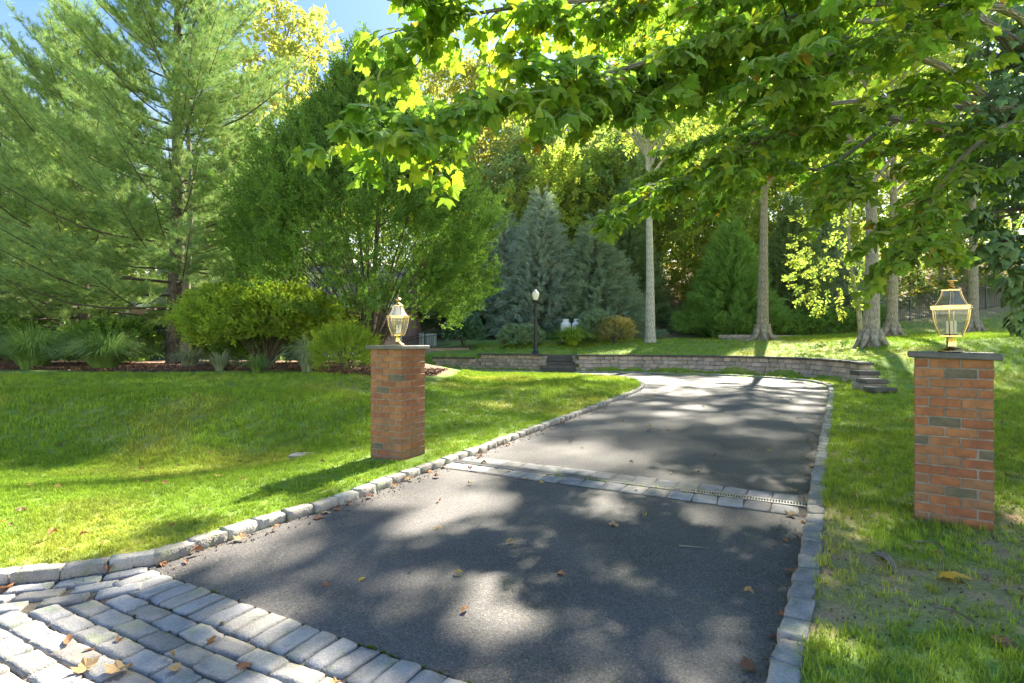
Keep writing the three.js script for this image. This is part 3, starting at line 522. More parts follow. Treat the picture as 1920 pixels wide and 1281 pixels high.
// ---------------------------------------------------------------- the overhanging maple with its ivy
{
  const o = thing('maple_tree', 'big maple whose leafy branches hang over the driveway from beyond the right pillar', 'tree'), r = rng(1234), TX = 7.25, TD = 6.9;
  const tb = new TB(), g0 = ground(TX, TD);
  tb.limb([V(TX + 0.05, g0 - 0.3, TD), V(TX, 1.2, TD), V(TX - 0.05, 3.2, TD), V(TX + 0.1, 6, TD + 0.3), V(TX + 0.2, 9.5, TD + 1)], 0.36, 0.10, 12, 24, 1, 0.2, 3);
  part('trunk', tb.geo(), M.bark, o);
  const LIMBS = [
    [[7.2, 3.9, 6.9], [4.6, 4.9, 6.1], [1.9, 4.42, 5.1], [0.75, 3.9, 4.65], [-0.15, 3.47, 4.3], [-1.0, 3.12, 3.95]],
    [[7.2, 4.6, 6.9], [4.8, 5.6, 6.0], [2.5, 5.2, 5.2], [0.9, 4.7, 4.8], [-0.2, 4.45, 4.6], [-0.8, 4.25, 4.5]],
    [[7.2, 3.6, 6.9], [5.2, 4.5, 6.3], [4.0, 4.2, 5.9], [3.1, 3.9, 5.7], [2.35, 3.6, 5.5]],
    [[7.2, 4.0, 6.9], [5.0, 4.7, 7.4], [3.6, 4.3, 7.6], [2.3, 3.9, 7.5], [1.6, 3.4, 7.2]],
    [[7.2, 3.4, 6.9], [5.9, 4.1, 6.0], [5.0, 3.7, 5.8], [4.45, 3.05, 5.7], [4.2, 2.7, 5.6]],
    [[7.3, 5.5, 7.0], [5.4, 6.9, 8.2], [3.8, 7.0, 9.5], [2.6, 6.5, 10.3]],
    [[7.3, 6.0, 7.2], [7.0, 7.5, 9.2], [6.0, 7.9, 11], [4.8, 7.5, 12.4]],
    [[7.2, 4.5, 7.0], [7.0, 5.1, 9.2], [6.2, 5.6, 11], [5.1, 5.3, 12]],
    [[7.2, 4.8, 7.0], [5.2, 5.4, 8.5], [3.8, 5.4, 9.8], [2.9, 5.0, 10.7]],
    [[7.3, 4.4, 7.0], [8.2, 5.0, 8.4], [8.6, 5.2, 10], [8.4, 4.8, 11]],
    [[7.2, 4.7, 6.8], [5.4, 5.2, 5.8], [4.0, 4.75, 5.3], [3.0, 4.3, 5.0], [2.3, 4.0, 4.8]],
    [[7.2, 4.2, 6.8], [5.9, 4.4, 6.4], [4.9, 4.0, 6.5], [4.3, 3.8, 6.5], [4.1, 3.6, 6.5]], [[7.2, 4.4, 6.9], [5.8, 4.9, 7.6], [4.8, 4.3, 8.4], [4.0, 4.8, 8.8], [3.7, 4.5, 8.9]], [[7.2, 4.9, 6.8], [4.8, 5.3, 5.9], [2.9, 4.9, 5.4], [1.7, 4.4, 5.3], [1.0, 4.0, 5.2]],
    [[7.2, 5.2, 6.8], [5.6, 5.6, 5.4], [4.2, 5.0, 4.6], [3.0, 4.5, 4.3]],
    [[7.2, 4.9, 6.9], [5.0, 5.7, 6.9], [2.9, 5.5, 6.6], [1.6, 4.9, 6.3], [0.8, 4.5, 6.0]],
    [[7.3, 7.0, 7.2], [5.5, 8.8, 10], [4.0, 9.3, 12.3], [2.9, 9.0, 14]], [[7.3, 6.8, 7.2], [4.6, 8.6, 9], [2.8, 8.4, 10.6], [1.4, 7.8, 11.8]], [[7.3, 7.2, 7.4], [6.0, 9.2, 11], [5.6, 9.6, 13.5], [4.8, 9.2, 15.5]],
    [[7.3, 7.0, 7.2], [8.2, 8.8, 8.5], [8.6, 9.4, 10.5]], [[7.3, 7.2, 7.2], [5.2, 8.8, 7.6], [3.8, 8.8, 8.6]], [[7.3, 7.4, 7.2], [7.0, 9.5, 8.5], [6.0, 10, 10]],
    [[7.4, 5.6, 7.0], [9.5, 7.0, 7.6], [11, 6.6, 8.8]], [[7.3, 5.0, 7.0], [9.0, 5.4, 9], [9.8, 5.0, 11.5]], [[7.4, 4.6, 6.8], [9.2, 5.2, 6.4], [10.4, 4.4, 6.6]],
  ];
  const leaves = [], bt = new TB(), tw = new TB();
  const addLeaf = (p, out) => {
    const tip = out.clone().multiplyScalar(0.8).add(new THREE.Vector3(range(r, -0.5, 0.5), range(r, -0.85, 0.1), range(r, -0.5, 0.5))).normalize();
    const nrm = new THREE.Vector3(range(r, -0.75, 0.75), 1, range(r, -0.75, 0.75));
    leaves.push([leafFrame(p, tip, nrm, range(r, 0.085, 0.17)), p]);
  };
  const twig = (p, dir, len, depth) => {
    const e = p.clone().addScaledVector(dir, len); e.y -= 0.12 * len * len; const m = p.clone().lerp(e, 0.5); m.y += 0.05 * len;
    tw.limb([p, m, e], depth ? 0.004 : 0.008, 0.002, 4, 3);
    const c = new THREE.QuadraticBezierCurve3(p, m, e), n = Math.max(3, Math.round(len / 0.10));
    for (let k = 1; k <= n; k++) {
      const q = c.getPoint(k / n), s = new THREE.Vector3().crossVectors(dir, new THREE.Vector3(0, 1, 0)).normalize().multiplyScalar(k % 2 ? 1 : -1);
      for (let h = 0; h < 2; h++) { const out = s.clone().multiplyScalar(h ? -1 : 1).multiplyScalar(range(r, 0.4, 1)).addScaledVector(dir, range(r, 0.2, 0.9)).normalize(); addLeaf(q.clone().addScaledVector(out, range(r, 0.03, 0.1)), out); }
      if (!depth && k > 1 && r() < 0.5) twig(q, dir.clone().addScaledVector(s, range(r, 0.5, 1.1)).add(new THREE.Vector3(0, range(r, -0.45, 0.1), 0)).normalize(), len * range(r, 0.35, 0.6), 1);
    }
  };
  for (const L of LIMBS) {
    const pts = L.map(([x, h, d]) => V(x, h, d)), c = new THREE.CatmullRomCurve3(pts), len = c.getLength();
    bt.limb(pts, 0.055, 0.008, 7, 18, 0.7, 0.15, L.length);
    for (let s = len * 0.30; s < len; s += 0.15) {
      const t = s / len, p = c.getPoint(t), d = c.getTangent(t), lat = new THREE.Vector3().crossVectors(d, new THREE.Vector3(0, 1, 0)).normalize().multiplyScalar(r() < 0.5 ? 1 : -1);
      const dir = d.clone().multiplyScalar(range(r, 0.3, 1)).addScaledVector(lat, range(r, 0.3, 1.1)).add(new THREE.Vector3(0, range(r, -0.55, 0.3), 0)).normalize();
      twig(p, dir, range(r, 0.35, 0.95) * (1 - 0.35 * t), 0);
    }
    twig(c.getPoint(1), c.getTangent(1), 0.4, 0);
  }
  part('branches', bt.geo(), M.bark, o); part('twigs', tw.geo(), M.barkDark, o);
  const inView = ([, p]) => { const d = -p.z; if (d < 1) return 1e9; const u = Math.abs(p.x / d), v = (p.y - 1.6) / d; return u < 0.95 && v < 0.63 ? d : 1e6 + d; };
  leaves.sort((a, b) => inView(a) - inView(b));
  const geos = [1, 2, 3, 4, 5].map((k) => mapleLeaf(0.5 + 0.25 * k, k)), rest = [];
  leaves.forEach(([m], k) => { if (k < 300) { const q = part('leaf', geos[k % 5], LM.maple[Math.floor(r() * 4)], o); q.applyMatrix4(m); } else { const y = r() < 0.12 ? [1.7, 1.25, 0.9] : r() < 0.02 ? [1.8, 0.7, 0.8] : tint(r, 0.35, 0.13); rest.push([m, y]); } });
  scatter('foliage', geos, LM.mapleAny, rest, o, true);
  console.log('maple leaves', leaves.length);
}
{
  const o = thing('ivy', 'dark glossy ivy smothering the maple trunk beside the right pillar', 'ivy'), r = rng(55);
  const tb = new TB(), sh = [[0, 0], [0.36, -0.12], [0.5, 0.22], [0.28, 0.42], [0, 1], [-0.28, 0.42], [-0.5, 0.22], [-0.36, -0.12]].map(([x, y]) => new THREE.Vector3(x, y, -0.25 * x * x - 0.1 * y * y)), c = new THREE.Vector3(0, 0.3, 0.03);
  for (let k = 0; k < sh.length; k++) tb.tri(c, sh[k], sh[(k + 1) % sh.length]);
  const leaf = tb.geo(), st = new TB(), list = [];
  const LUMPS = [[6.75, 3.7, 6.6, 0.75], [6.3, 3.2, 6.4, 0.5], [6.15, 2.6, 6.3, 0.34], [6.5, 4.4, 6.5, 0.7], [6.2, 4.0, 6.45, 0.55], [6.6, 2.7, 6.5, 0.42], [6.95, 2.2, 6.7, 0.4], [6.9, 5.0, 6.7, 0.8], [5.75, 3.6, 6.35, 0.3], [5.8, 4.35, 6.3, 0.38], [7.1, 1.2, 6.9, 0.36], [7.2, 0.6, 6.9, 0.36], [5.5, 3.05, 6.3, 0.16], [5.95, 2.2, 6.25, 0.16], [5.9, 5.0, 6.4, 0.5], [6.3, 5.4, 6.5, 0.6], [5.45, 4.1, 6.3, 0.28], [5.6, 2.75, 6.25, 0.22], [6.35, 2.15, 6.4, 0.3], [5.75, 2.5, 6.2, 0.24], [5.35, 3.5, 6.25, 0.2], [6.1, 1.85, 6.4, 0.14]];
  for (const [x, h, d, R] of LUMPS) for (let k = 0; k < 420 * R * R + 60; k++) {
    const q = rdir(r), p = V(x, h, d).addScaledVector(q, R * range(r, 0.65, 1.05) * (0.8 + 0.4 * n2(q.x * 2 + x, q.y * 2 + q.z, 8)));
    list.push([leafFrame(p, new THREE.Vector3(q.x * 0.5 + range(r, -0.4, 0.4), -0.8, q.z * 0.5 + range(r, -0.4, 0.4)), q.clone().add(new THREE.Vector3(range(r, -0.5, 0.5), 0.5, range(r, -0.5, 0.5))), range(r, 0.065, 0.125)), p]);
  }
  for (const [x, h, d, R] of LUMPS) for (let k = 0; k < 4; k++) { const a = rdir(r), b = rdir(r); st.limb([V(7.15, h + 0.3, 6.85), V(x, h, d).addScaledVector(a, R * 0.4), V(x, h, d).addScaledVector(b, R * 0.9)], 0.014, 0.004, 4, 5); }
  part('stems', st.geo(), M.barkDark, o);
  list.sort((a, b) => a[1].distanceTo(camera.position) - b[1].distanceTo(camera.position));
  const rest = [];
  const mats2 = [LM.ivy, leafMat([0.12, 0.20, 0.05], 0.3, 0.5, 0.7), leafMat([0.07, 0.14, 0.05], 0.2, 0.5, 0.7)];
  list.forEach(([m], k) => { if (k < 280) part('leaf', leaf, mats2[Math.floor(r() * 3)], o).applyMatrix4(m); else rest.push([m, tint(r, 0.35, 0.1)]); });
  scatter('foliage', [leaf], LM.ivy, rest, o, true);
}
// ---------------------------------------------------------------- white pines
function pine(o, H, Lmax, h0, seed, lean, tufts, mat) {
  const r = rng(seed), tb = new TB(), list = [];
  const trunk = new THREE.CatmullRomCurve3([new THREE.Vector3(0, -0.3, 0), new THREE.Vector3(lean * 0.3, H * 0.3, 0), new THREE.Vector3(lean * 0.5, H * 0.65, 0.1), new THREE.Vector3(lean, H, 0)]);
  tb.limb(trunk.points, 0.28 * H / 20 + 0.04, 0.03, 10, 22, 1, 0.15, seed);
  for (let h = h0; h < H - 0.3; h += range(r, 0.42, 0.62)) {
    const t = h / H, n = 5, a0 = r() * 6.28, L0 = Lmax * (1 - Math.pow(Math.max(0, t - 0.12) / 0.9, 1.7)) + 0.5, c = trunk.getPoint(t);
    for (let k = 0; k < n; k++) {
      const a = a0 + (k / n) * 6.28 + range(r, -0.3, 0.3), L = L0 * range(r, 0.6, 1.08), el = lerp(0.02, 0.85, t) + range(r, -0.1, 0.12);
      const f = new THREE.Vector3(Math.cos(a) * Math.cos(el), Math.sin(el), Math.sin(a) * Math.cos(el)), e = c.clone().addScaledVector(f, L), m = c.clone().addScaledVector(f, L * 0.5); m.y -= 0.06 * L; e.y += 0.10 * L;
      if (L > 0.8) tb.limb([c, m, e], 0.012 + 0.007 * L, 0.006, 5, 6);
      const cv = new THREE.QuadraticBezierCurve3(c, m, e), bare = lerp(0.34, 0.12, t);
      for (let s = bare * L; s < L; s += 0.34) {
        const q = cv.getPoint(s / L), d = cv.getTangent(s / L), lat = new THREE.Vector3().crossVectors(d, new THREE.Vector3(0, 1, 0)).normalize();
        for (const sg of [-1, 1]) {
          const l = Math.min(1.5, 0.3 + 0.42 * (L - s)) * range(r, 0.6, 1.1), dir = d.clone().multiplyScalar(0.75).addScaledVector(lat, sg * range(r, 0.5, 1)).add(new THREE.Vector3(0, range(r, -0.05, 0.4), 0)).normalize();
          if (l > 0.7) tb.limb([q, q.clone().addScaledVector(dir, l)], 0.009, 0.004, 4, 2);
          for (let w = 0.2; w < l; w += 0.17 / tufts) list.push([aim(q.clone().addScaledVector(dir, w).add(new THREE.Vector3(range(r, -0.08, 0.08), range(r, -0.02, 0.12), range(r, -0.08, 0.08))), dir.clone().add(new THREE.Vector3(range(r, -0.35, 0.35), range(r, 0.05, 0.6), range(r, -0.35, 0.35))), r() * 6.28, range(r, 0.8, 1.3)), tint(r, 0.25, 0.12)]);
        }
        list.push([aim(q, d.clone().add(new THREE.Vector3(0, 0.3, 0)), r() * 6.28, range(r, 0.9, 1.3)), tint(r, 0.2, 0.1)]);
      }
    }
  }
  part('trunk', tb.geo(), M.barkDark, o);
  scatter('needles', [0, 1, 2].map((k) => needleTuft(24, 0.22, 0.013, seed + k)), mat, list, o, true);
  console.log('pine tufts', list.length);
  return o;
}
const pineA = pine(thing('pine_tree', 'tall white pine with soft pale needles, its twin trunk rising from the left mulch bed', 'tree', null, G(-13.3, 21)), 21, 6.0, 2.7, 501, 0.4, 1.8, LM.pine);
{ const tb = new TB(); tb.limb([new THREE.Vector3(0.55, -0.3, 0.2), new THREE.Vector3(0.55, 2.5, 0.15), new THREE.Vector3(0.75, 6, 0.2), new THREE.Vector3(0.6, 11, 0.2)], 0.17, 0.06, 9, 14, 1, 0.15, 7); part('second_trunk', tb.geo(), M.bark, pineA); }
const pineB = pine(thing('pine_tree', 'dark-trunked white pine with low sweeping branches above the leftmost grass clumps', 'tree', null, G(-19.6, 24.5)), 16.5, 6.6, 1.9, 502, -0.4, 1.7, LM.pine);
copyOf(pineA, 'pine_tree', 'white pine at the far left edge, behind the other pines', G(-31, 32), 2.1, [1, 0.92, 1]);
// ---------------------------------------------------------------- hornbeam, many stems fanning from one base
{
  const o = thing('hornbeam_tree', 'dense dark green vase-shaped hornbeam with many stems behind the left brick pillar', 'tree', null, G(-5.1, 19.2)), r = rng(611), tb = new TB(), list = [];
  const R = (h) => { const k = [[1.2, 2.2], [2.2, 4.0], [3.5, 4.8], [5.5, 5.1], [7.2, 4.2], [9, 2.7], [10.5, 1.75], [12.0, 0.7], [12.8, 0]]; for (let i = 1; i < k.length; i++) if (h < k[i][0]) return lerp(k[i - 1][1], k[i][1], clamp((h - k[i - 1][0]) / (k[i][0] - k[i - 1][0]), 0, 1)); return 0; };
  for (let k = 0; k < 34; k++) {
    const a = k * 2.4 + range(r, -0.2, 0.2), q = Math.sqrt((k + 0.5) / 34), hh = lerp(11.5, 4.2, q) * range(r, 0.8, 1), rr = R(hh) * (0.25 + 0.65 * q), e = new THREE.Vector3(Math.cos(a) * rr, hh, Math.sin(a) * rr), b = new THREE.Vector3(Math.cos(a) * 0.30 * q, 0, Math.sin(a) * 0.30 * q);
    const m = b.clone().lerp(e, 0.45); m.y += 0.06 * hh; m.x *= 0.8; m.z *= 0.8;
    tb.limb([b.clone().setY(-0.3), b.clone().add(new THREE.Vector3(Math.cos(a) * 0.15 * q, 0.8, Math.sin(a) * 0.15 * q)), m, e], range(r, 0.05, 0.10), 0.012, 6, 12, 0.8);
    for (let s = 0.4; s < 0.95; s += 0.1) { const p = b.clone().lerp(m, Math.min(1, s * 1.2)).lerp(e, Math.max(0, s - 0.4)), d = rdir(r); d.y = Math.abs(d.y) + 0.5; d.normalize(); tb.limb([p, p.clone().addScaledVector(d, range(r, 0.8, 1.8))], 0.018, 0.005, 4, 3); }
  }
  tb.limb([new THREE.Vector3(0, -0.3, 0), new THREE.Vector3(0, 0.5, 0), new THREE.Vector3(0.05, 1.4, 0)], 0.46, 0.30, 12, 6, 1, 0.3, 4);
  part('stems', tb.geo(), M.barkDark, o);
  for (let k = 0; k < 9000 && list.length < 20000; k++) { // upright fanning shoots, each clothed in leaves
    const h = range(r, 2.3, 11.9), a = r() * 6.283, q = 0.98 - 0.62 * Math.pow(r(), 1.6), R0 = R(h), rr = R0 * q * (0.82 + 0.3 * n2(Math.cos(a) * 2.2 + 7, h * 0.6 + Math.sin(a) * 2.2, 66)) - 0.35;
    if (r() > R0 / 3.6 + 0.12 || rr < 0 || (h < 6.0 && q < 0.74) || (h < 3.2 && r() < 0.5) || n2(Math.cos(a) * rr * 0.7 + 3, Math.sin(a) * rr * 0.7 + h * 0.8, 67, 3) < 0.31) continue;
    const b0 = new THREE.Vector3(Math.cos(a) * rr, h - 0.6, Math.sin(a) * rr), d = new THREE.Vector3(Math.cos(a) * lerp(1.0, 0.35, h / 12), lerp(0.35, 1.5, h / 12), Math.sin(a) * lerp(1.0, 0.35, h / 12)).add(rdir(r).multiplyScalar(0.25)).normalize(), L = range(r, 0.8, 1.5), br = range(r, -0.22, 0.22);
    for (let t = 0; t < 1; t += 0.105) { const p = b0.clone().addScaledVector(d, L * t).add(rdir(r).multiplyScalar(0.24 * (1 - t) + 0.03)), c = tint(r, 0.18, 0.1); list.push([aim(p, d.clone().add(rdir(r).multiplyScalar(0.75)), r() * 6.28, range(r, 0.7, 1.15) * (1.1 - 0.4 * t)), r() < 0.003 ? [3, 1.6, 1] : c.map((x) => x * (1 + br))]); }
  }
  scatter('foliage', SPR.leaf, LM.hornbeam, list, o, true); o.scale.set(0.94, 0.94, 0.94);
}
function dome(name, label, cat, x, d, rx, ry, rz, y0, n, geos, mat, seed, stems, sc = 1, group, colour) { // a rounded shrub: stems and a lumpy shell of shoots
  const o = thing(name, label, cat, group, G(x, d)), r = rng(seed), list = [], tb = new TB();
  for (let k = 0; k < stems; k++) { const a = r() * 6.28, q = range(r, 0.3, 0.95); tb.limb([new THREE.Vector3(0, -0.1, 0), new THREE.Vector3(Math.cos(a) * rx * q * 0.4, (y0 + ry) * 0.4, Math.sin(a) * rz * q * 0.4), new THREE.Vector3(Math.cos(a) * rx * q, (y0 + ry) * range(r, 0.6, 0.95), Math.sin(a) * rz * q)], 0.035, 0.006, 5, 6); }
  if (stems) part('stems', tb.geo(), M.barkDark, o);
  for (let k = 0; k < n; k++) {
    const q = rdir(r); if (q.y < -0.45) q.y = -q.y; const lump = 0.80 + 0.4 * n2(q.x * 2.2 + seed, q.y * 2.2 + q.z * 2, 3), f = lump * range(r, 0.62, 1.02);
    const p = new THREE.Vector3(q.x * rx * f, y0 + ry * 0.5 + q.y * ry * 0.55 * f, q.z * rz * f);
    if (p.y < 0.02) p.y = 0.02 + 0.1 * r();
    list.push([aim(p, q.clone().add(rdir(r).multiplyScalar(0.6)).add(new THREE.Vector3(0, 0.3, 0)), r() * 6.28, sc * range(r, 0.75, 1.25)), colour ? colour(r, q) : tint(r, 0.25, 0.1)]);
  }
  scatter('foliage', geos, mat, list, o, true);
  return o;
}
dome('ornamental_shrub', 'wide feathery yellow-green shrub between the pine trunk and the hornbeam', 'shrub', -8.3, 18.0, 2.7, 1.95, 2.0, 0.55, 3600, SPR.leaf, LM.lime, 701, 26, 0.85);
// ---------------------------------------------------------------- spruces and other conifers
function conifer(o, H, Rb, h0, seed, mat, n, trunkMat, droop = 0.25, geos = SPR.feather, sc = 1.6, tr = 0.2) {
  const r = rng(seed), tb = new TB(), list = [];
  tb.limb([new THREE.Vector3(0, -0.4, 0), new THREE.Vector3(0, 0.6, 0), new THREE.Vector3(0, H * 0.5, 0), new THREE.Vector3(0, H, 0)], tr, 0.02, 9, 12, 0.7, 0.2, seed);
  for (let k = 0; k < n; k++) {
    const t = 1 - Math.sqrt(r()), h = lerp(h0, H, t), a = Math.floor(r() * 13) * 0.4833 + Math.floor(h / 0.42) * 1.9 + range(r, -0.16, 0.16), L = (Rb * (1 - t) + 0.18) * (0.78 + 0.44 * n2(Math.cos(a) * 2 + seed, h * 1.1 + Math.sin(a), 5)), q = Math.pow(r(), 0.6), rr = L * q;
    const hh = Math.floor(h / 0.42) * 0.42 + range(r, -0.08, 0.14), p = new THREE.Vector3(Math.cos(a) * rr, hh - droop * rr * (1 - 0.45 * q) + 0.12 * q * q * L, Math.sin(a) * rr);
    list.push([aim(p, new THREE.Vector3(Math.cos(a), -droop + 0.5 * q + range(r, -0.2, 0.25), Math.sin(a)).add(rdir(r).multiplyScalar(0.35)), r() * 6.28, sc * range(r, 0.7, 1.2) * lerp(1, 0.6, t)), tint(r, 0.25, 0.08)]);
  }
  for (let h = h0; h < H * 0.7; h += 0.42) for (let k = 0; k < 5; k++) { const a = h * 4.5 + k * 1.26, L = Rb * (1 - (h - h0) / (H - h0)) * 0.8; tb.limb([new THREE.Vector3(0, h, 0), new THREE.Vector3(Math.cos(a) * L, h - droop * L * 0.7, Math.sin(a) * L)], 0.03, 0.008, 4, 3); }
  part('trunk', tb.geo(), trunkMat, o);
  scatter('foliage', geos, mat, list, o, true);
  return o;
}
const spA = conifer(thing('spruce_tree', 'tallest blue-grey spruce directly behind the lamp post', 'tree', null, G(2.1, 38)), 11.0, 3.3, 0.5, 801, LM.spruce, 4200, M.barkDark);
conifer(thing('spruce_tree', 'broad grey-green spruce right of the lamp post, above the white tanks', 'tree', null, G(5.8, 37.5)), 9.0, 3.6, 0.4, 802, LM.spruceGreen, 4200, M.barkDark, 0.3);
conifer(thing('spruce_tree', 'blue-green conifer with a thick red-brown trunk, left of the tallest spruce', 'tree', null, G(-0.6, 40)), 9.6, 2.7, 2.3, 803, LM.spruce, 3000, M.barkRed, 0.3, SPR.feather, 1.6, 0.62);
conifer(thing('hemlock_tree', 'dark drooping hemlock behind the round clipped shrub', 'tree', null, G(-3.8, 42)), 9.0, 3.4, 1.6, 804, LM.hemlock, 3200, M.barkDark, 0.3);
conifer(thing('spruce_tree', 'dark conifer in the gap between the spruces and the white trunk', 'tree', null, G(9.0, 42)), 12, 3.4, 0.8, 805, LM.hemlock, 3400, M.barkDark, 0.3);
conifer(thing('cedar_tree', 'bright green bushy cedar left of the flared tree trunk', 'tree', null, G(15.0, 36.5)), 8.3, 3.0, 0.3, 806, LM.cedar, 4600, M.barkDark, 0.05, SPR.feather, 1.5);
conifer(thing('hemlock_tree', 'dark ivy-green conifer column right of the flared tree trunk', 'tree', null, G(20.6, 39)), 10.5, 2.3, 0.2, 807, LM.hemlock, 3600, M.barkDark, 0.2);
conifer(thing('hemlock_tree', 'dark loose conifer behind the thin leaning trunk', 'tree', null, G(24.5, 42)), 9, 3.2, 0.4, 808, LM.spruceGreen, 3600, M.barkDark, 0.2);
conifer(thing('hemlock_tree', 'tall dark hemlock on the hill left of the hornbeam', 'tree', null, G(-16, 46)), 13, 3.6, 1.0, 809, LM.hemlock, 3200, M.barkDark, 0.25);
// ---------------------------------------------------------------- broad-leaved trees
function broadTree(o, H, base, R, nClump, nPer, seed, mat, trunkMat, tr, geos = SPR.big, sc = 1, flare = 1) {
  const r = rng(seed), tb = new TB(), list = [], lean = range(r, -0.5, 0.5);
  const top = new THREE.Vector3(lean, H * 0.86, 0);
  tb.limb([new THREE.Vector3(0, -0.3, 0), new THREE.Vector3(0, 0.45, 0), new THREE.Vector3(lean * 0.1, H * 0.22, 0.05), new THREE.Vector3(lean * 0.4, H * 0.55, -0.05), top], tr, 0.04, 14, 34, 0.75, 0.12, seed);
  if (flare > 1) for (let k = 0; k < 7; k++) { const a = k * 0.9 + range(r, -0.2, 0.2), L = tr * range(r, 1.6, 2.7) * (flare - 0.4); tb.limb([new THREE.Vector3(Math.cos(a) * tr * 0.45, 0.75 * flare * tr + 0.25, Math.sin(a) * tr * 0.45), new THREE.Vector3(Math.cos(a) * tr * 1.0, 0.16, Math.sin(a) * tr * 1.0), new THREE.Vector3(Math.cos(a) * L, -0.10, Math.sin(a) * L)], tr * 0.42, 0.04, 7, 8); }
  for (let k = 0; k < nClump; k++) {
    const t = (k + 0.5) / nClump, a = k * 2.4 + range(r, -0.4, 0.4), h = lerp(base, H, t), prof = Math.sin(Math.PI * Math.pow(0.12 + 0.85 * (h - base) / (H - base), 0.8)), q = R * prof * range(r, 0.35, 1.0);
    const c = new THREE.Vector3(Math.cos(a) * q + lean * t, h, Math.sin(a) * q), s = new THREE.Vector3(lean * t * 0.6, Math.max(base * 0.75, h - q * 0.9 - 0.5), 0), cr = R * range(r, 0.26, 0.42);
    tb.limb([s, s.clone().lerp(c, 0.5).add(new THREE.Vector3(0, 0.2, 0)), c], tr * 0.22, 0.02, 5, 5);
    for (let j = 0; j < nPer; j++) { const d = rdir(r), f = Math.pow(r(), 0.5), p = c.clone().add(new THREE.Vector3(d.x * cr * f, d.y * cr * 0.62 * f, d.z * cr * f)); list.push([aim(p, d.clone().add(new THREE.Vector3(0, -0.1, 0)).add(rdir(r).multiplyScalar(0.5)), r() * 6.28, sc * range(r, 0.7, 1.2)), tint(r, 0.28, 0.15)]); }
  }
  part('trunk', tb.geo(), trunkMat, o);
  scatter('crown', geos, mat, list, o, true);
  return o;
}
// the tall lawn trees
broadTree(thing('lawn_tree', 'pale smooth straight trunk on the lawn right of the spruces, crown out of sight', 'tree', null, G(8.3, 32)), 22, 12, 4.6, 26, 26, 901, LM.woods[0], M.barkPale, 0.46);
broadTree(thing('lawn_tree', 'grey mossy trunk with widely flared roots beside the stone planter wall', 'tree', null, G(14.1, 30)), 22, 10, 5.0, 28, 28, 902, LM.woods[0], M.bark, 0.50, SPR.big, 1, 1.5);
broadTree(thing('lawn_tree', 'thick rough grey-brown trunk left of the right brick pillar lantern', 'tree', null, G(15.5, 23.0)), 20, 9, 4.6, 26, 28, 903, LM.woods[1], M.bark, 0.50, SPR.big, 1, 1.15);
broadTree(thing('lawn_tree', 'brown trunk standing just behind the thick rough trunk', 'tree', null, G(20.3, 28.5)), 21, 10, 4.8, 26, 28, 904, LM.woods[0], M.bark, 0.44, SPR.big, 1, 1.2);
broadTree(thing('lawn_tree', 'brown trunk directly behind the right pillar lantern, near the iron fence', 'tree', null, G(26.8, 31)), 21, 10, 4.6, 24, 30, 905, LM.woods[1], M.bark, 0.42, SPR.big, 1, 1.2);
{ const o = thing('young_tree', 'thin leaning bare trunk left of the thick rough trunk', 'tree', null, G(17.2, 26.5)), tb = new TB(); tb.limb([new THREE.Vector3(0.2, -0.2, 0), new THREE.Vector3(-0.05, 2, 0), new THREE.Vector3(-0.45, 4.2, 0), new THREE.Vector3(-0.5, 7, 0.2)], 0.13, 0.05, 8, 14, 1, 0.3, 5); part('trunk', tb.geo(), M.bark, o);
  const r = rng(5), list = []; for (let k = 0; k < 150; k++) { const d = rdir(r); list.push([aim(new THREE.Vector3(-1.4 + d.x * 1.5, 3.1 + d.y * 1.6 + (k % 3), d.z * 1.3), d, r() * 6.28, range(r, 0.5, 0.8)), tint(r)]); } scatter('crown', SPR.big, LM.woods[0], list, o, true); }
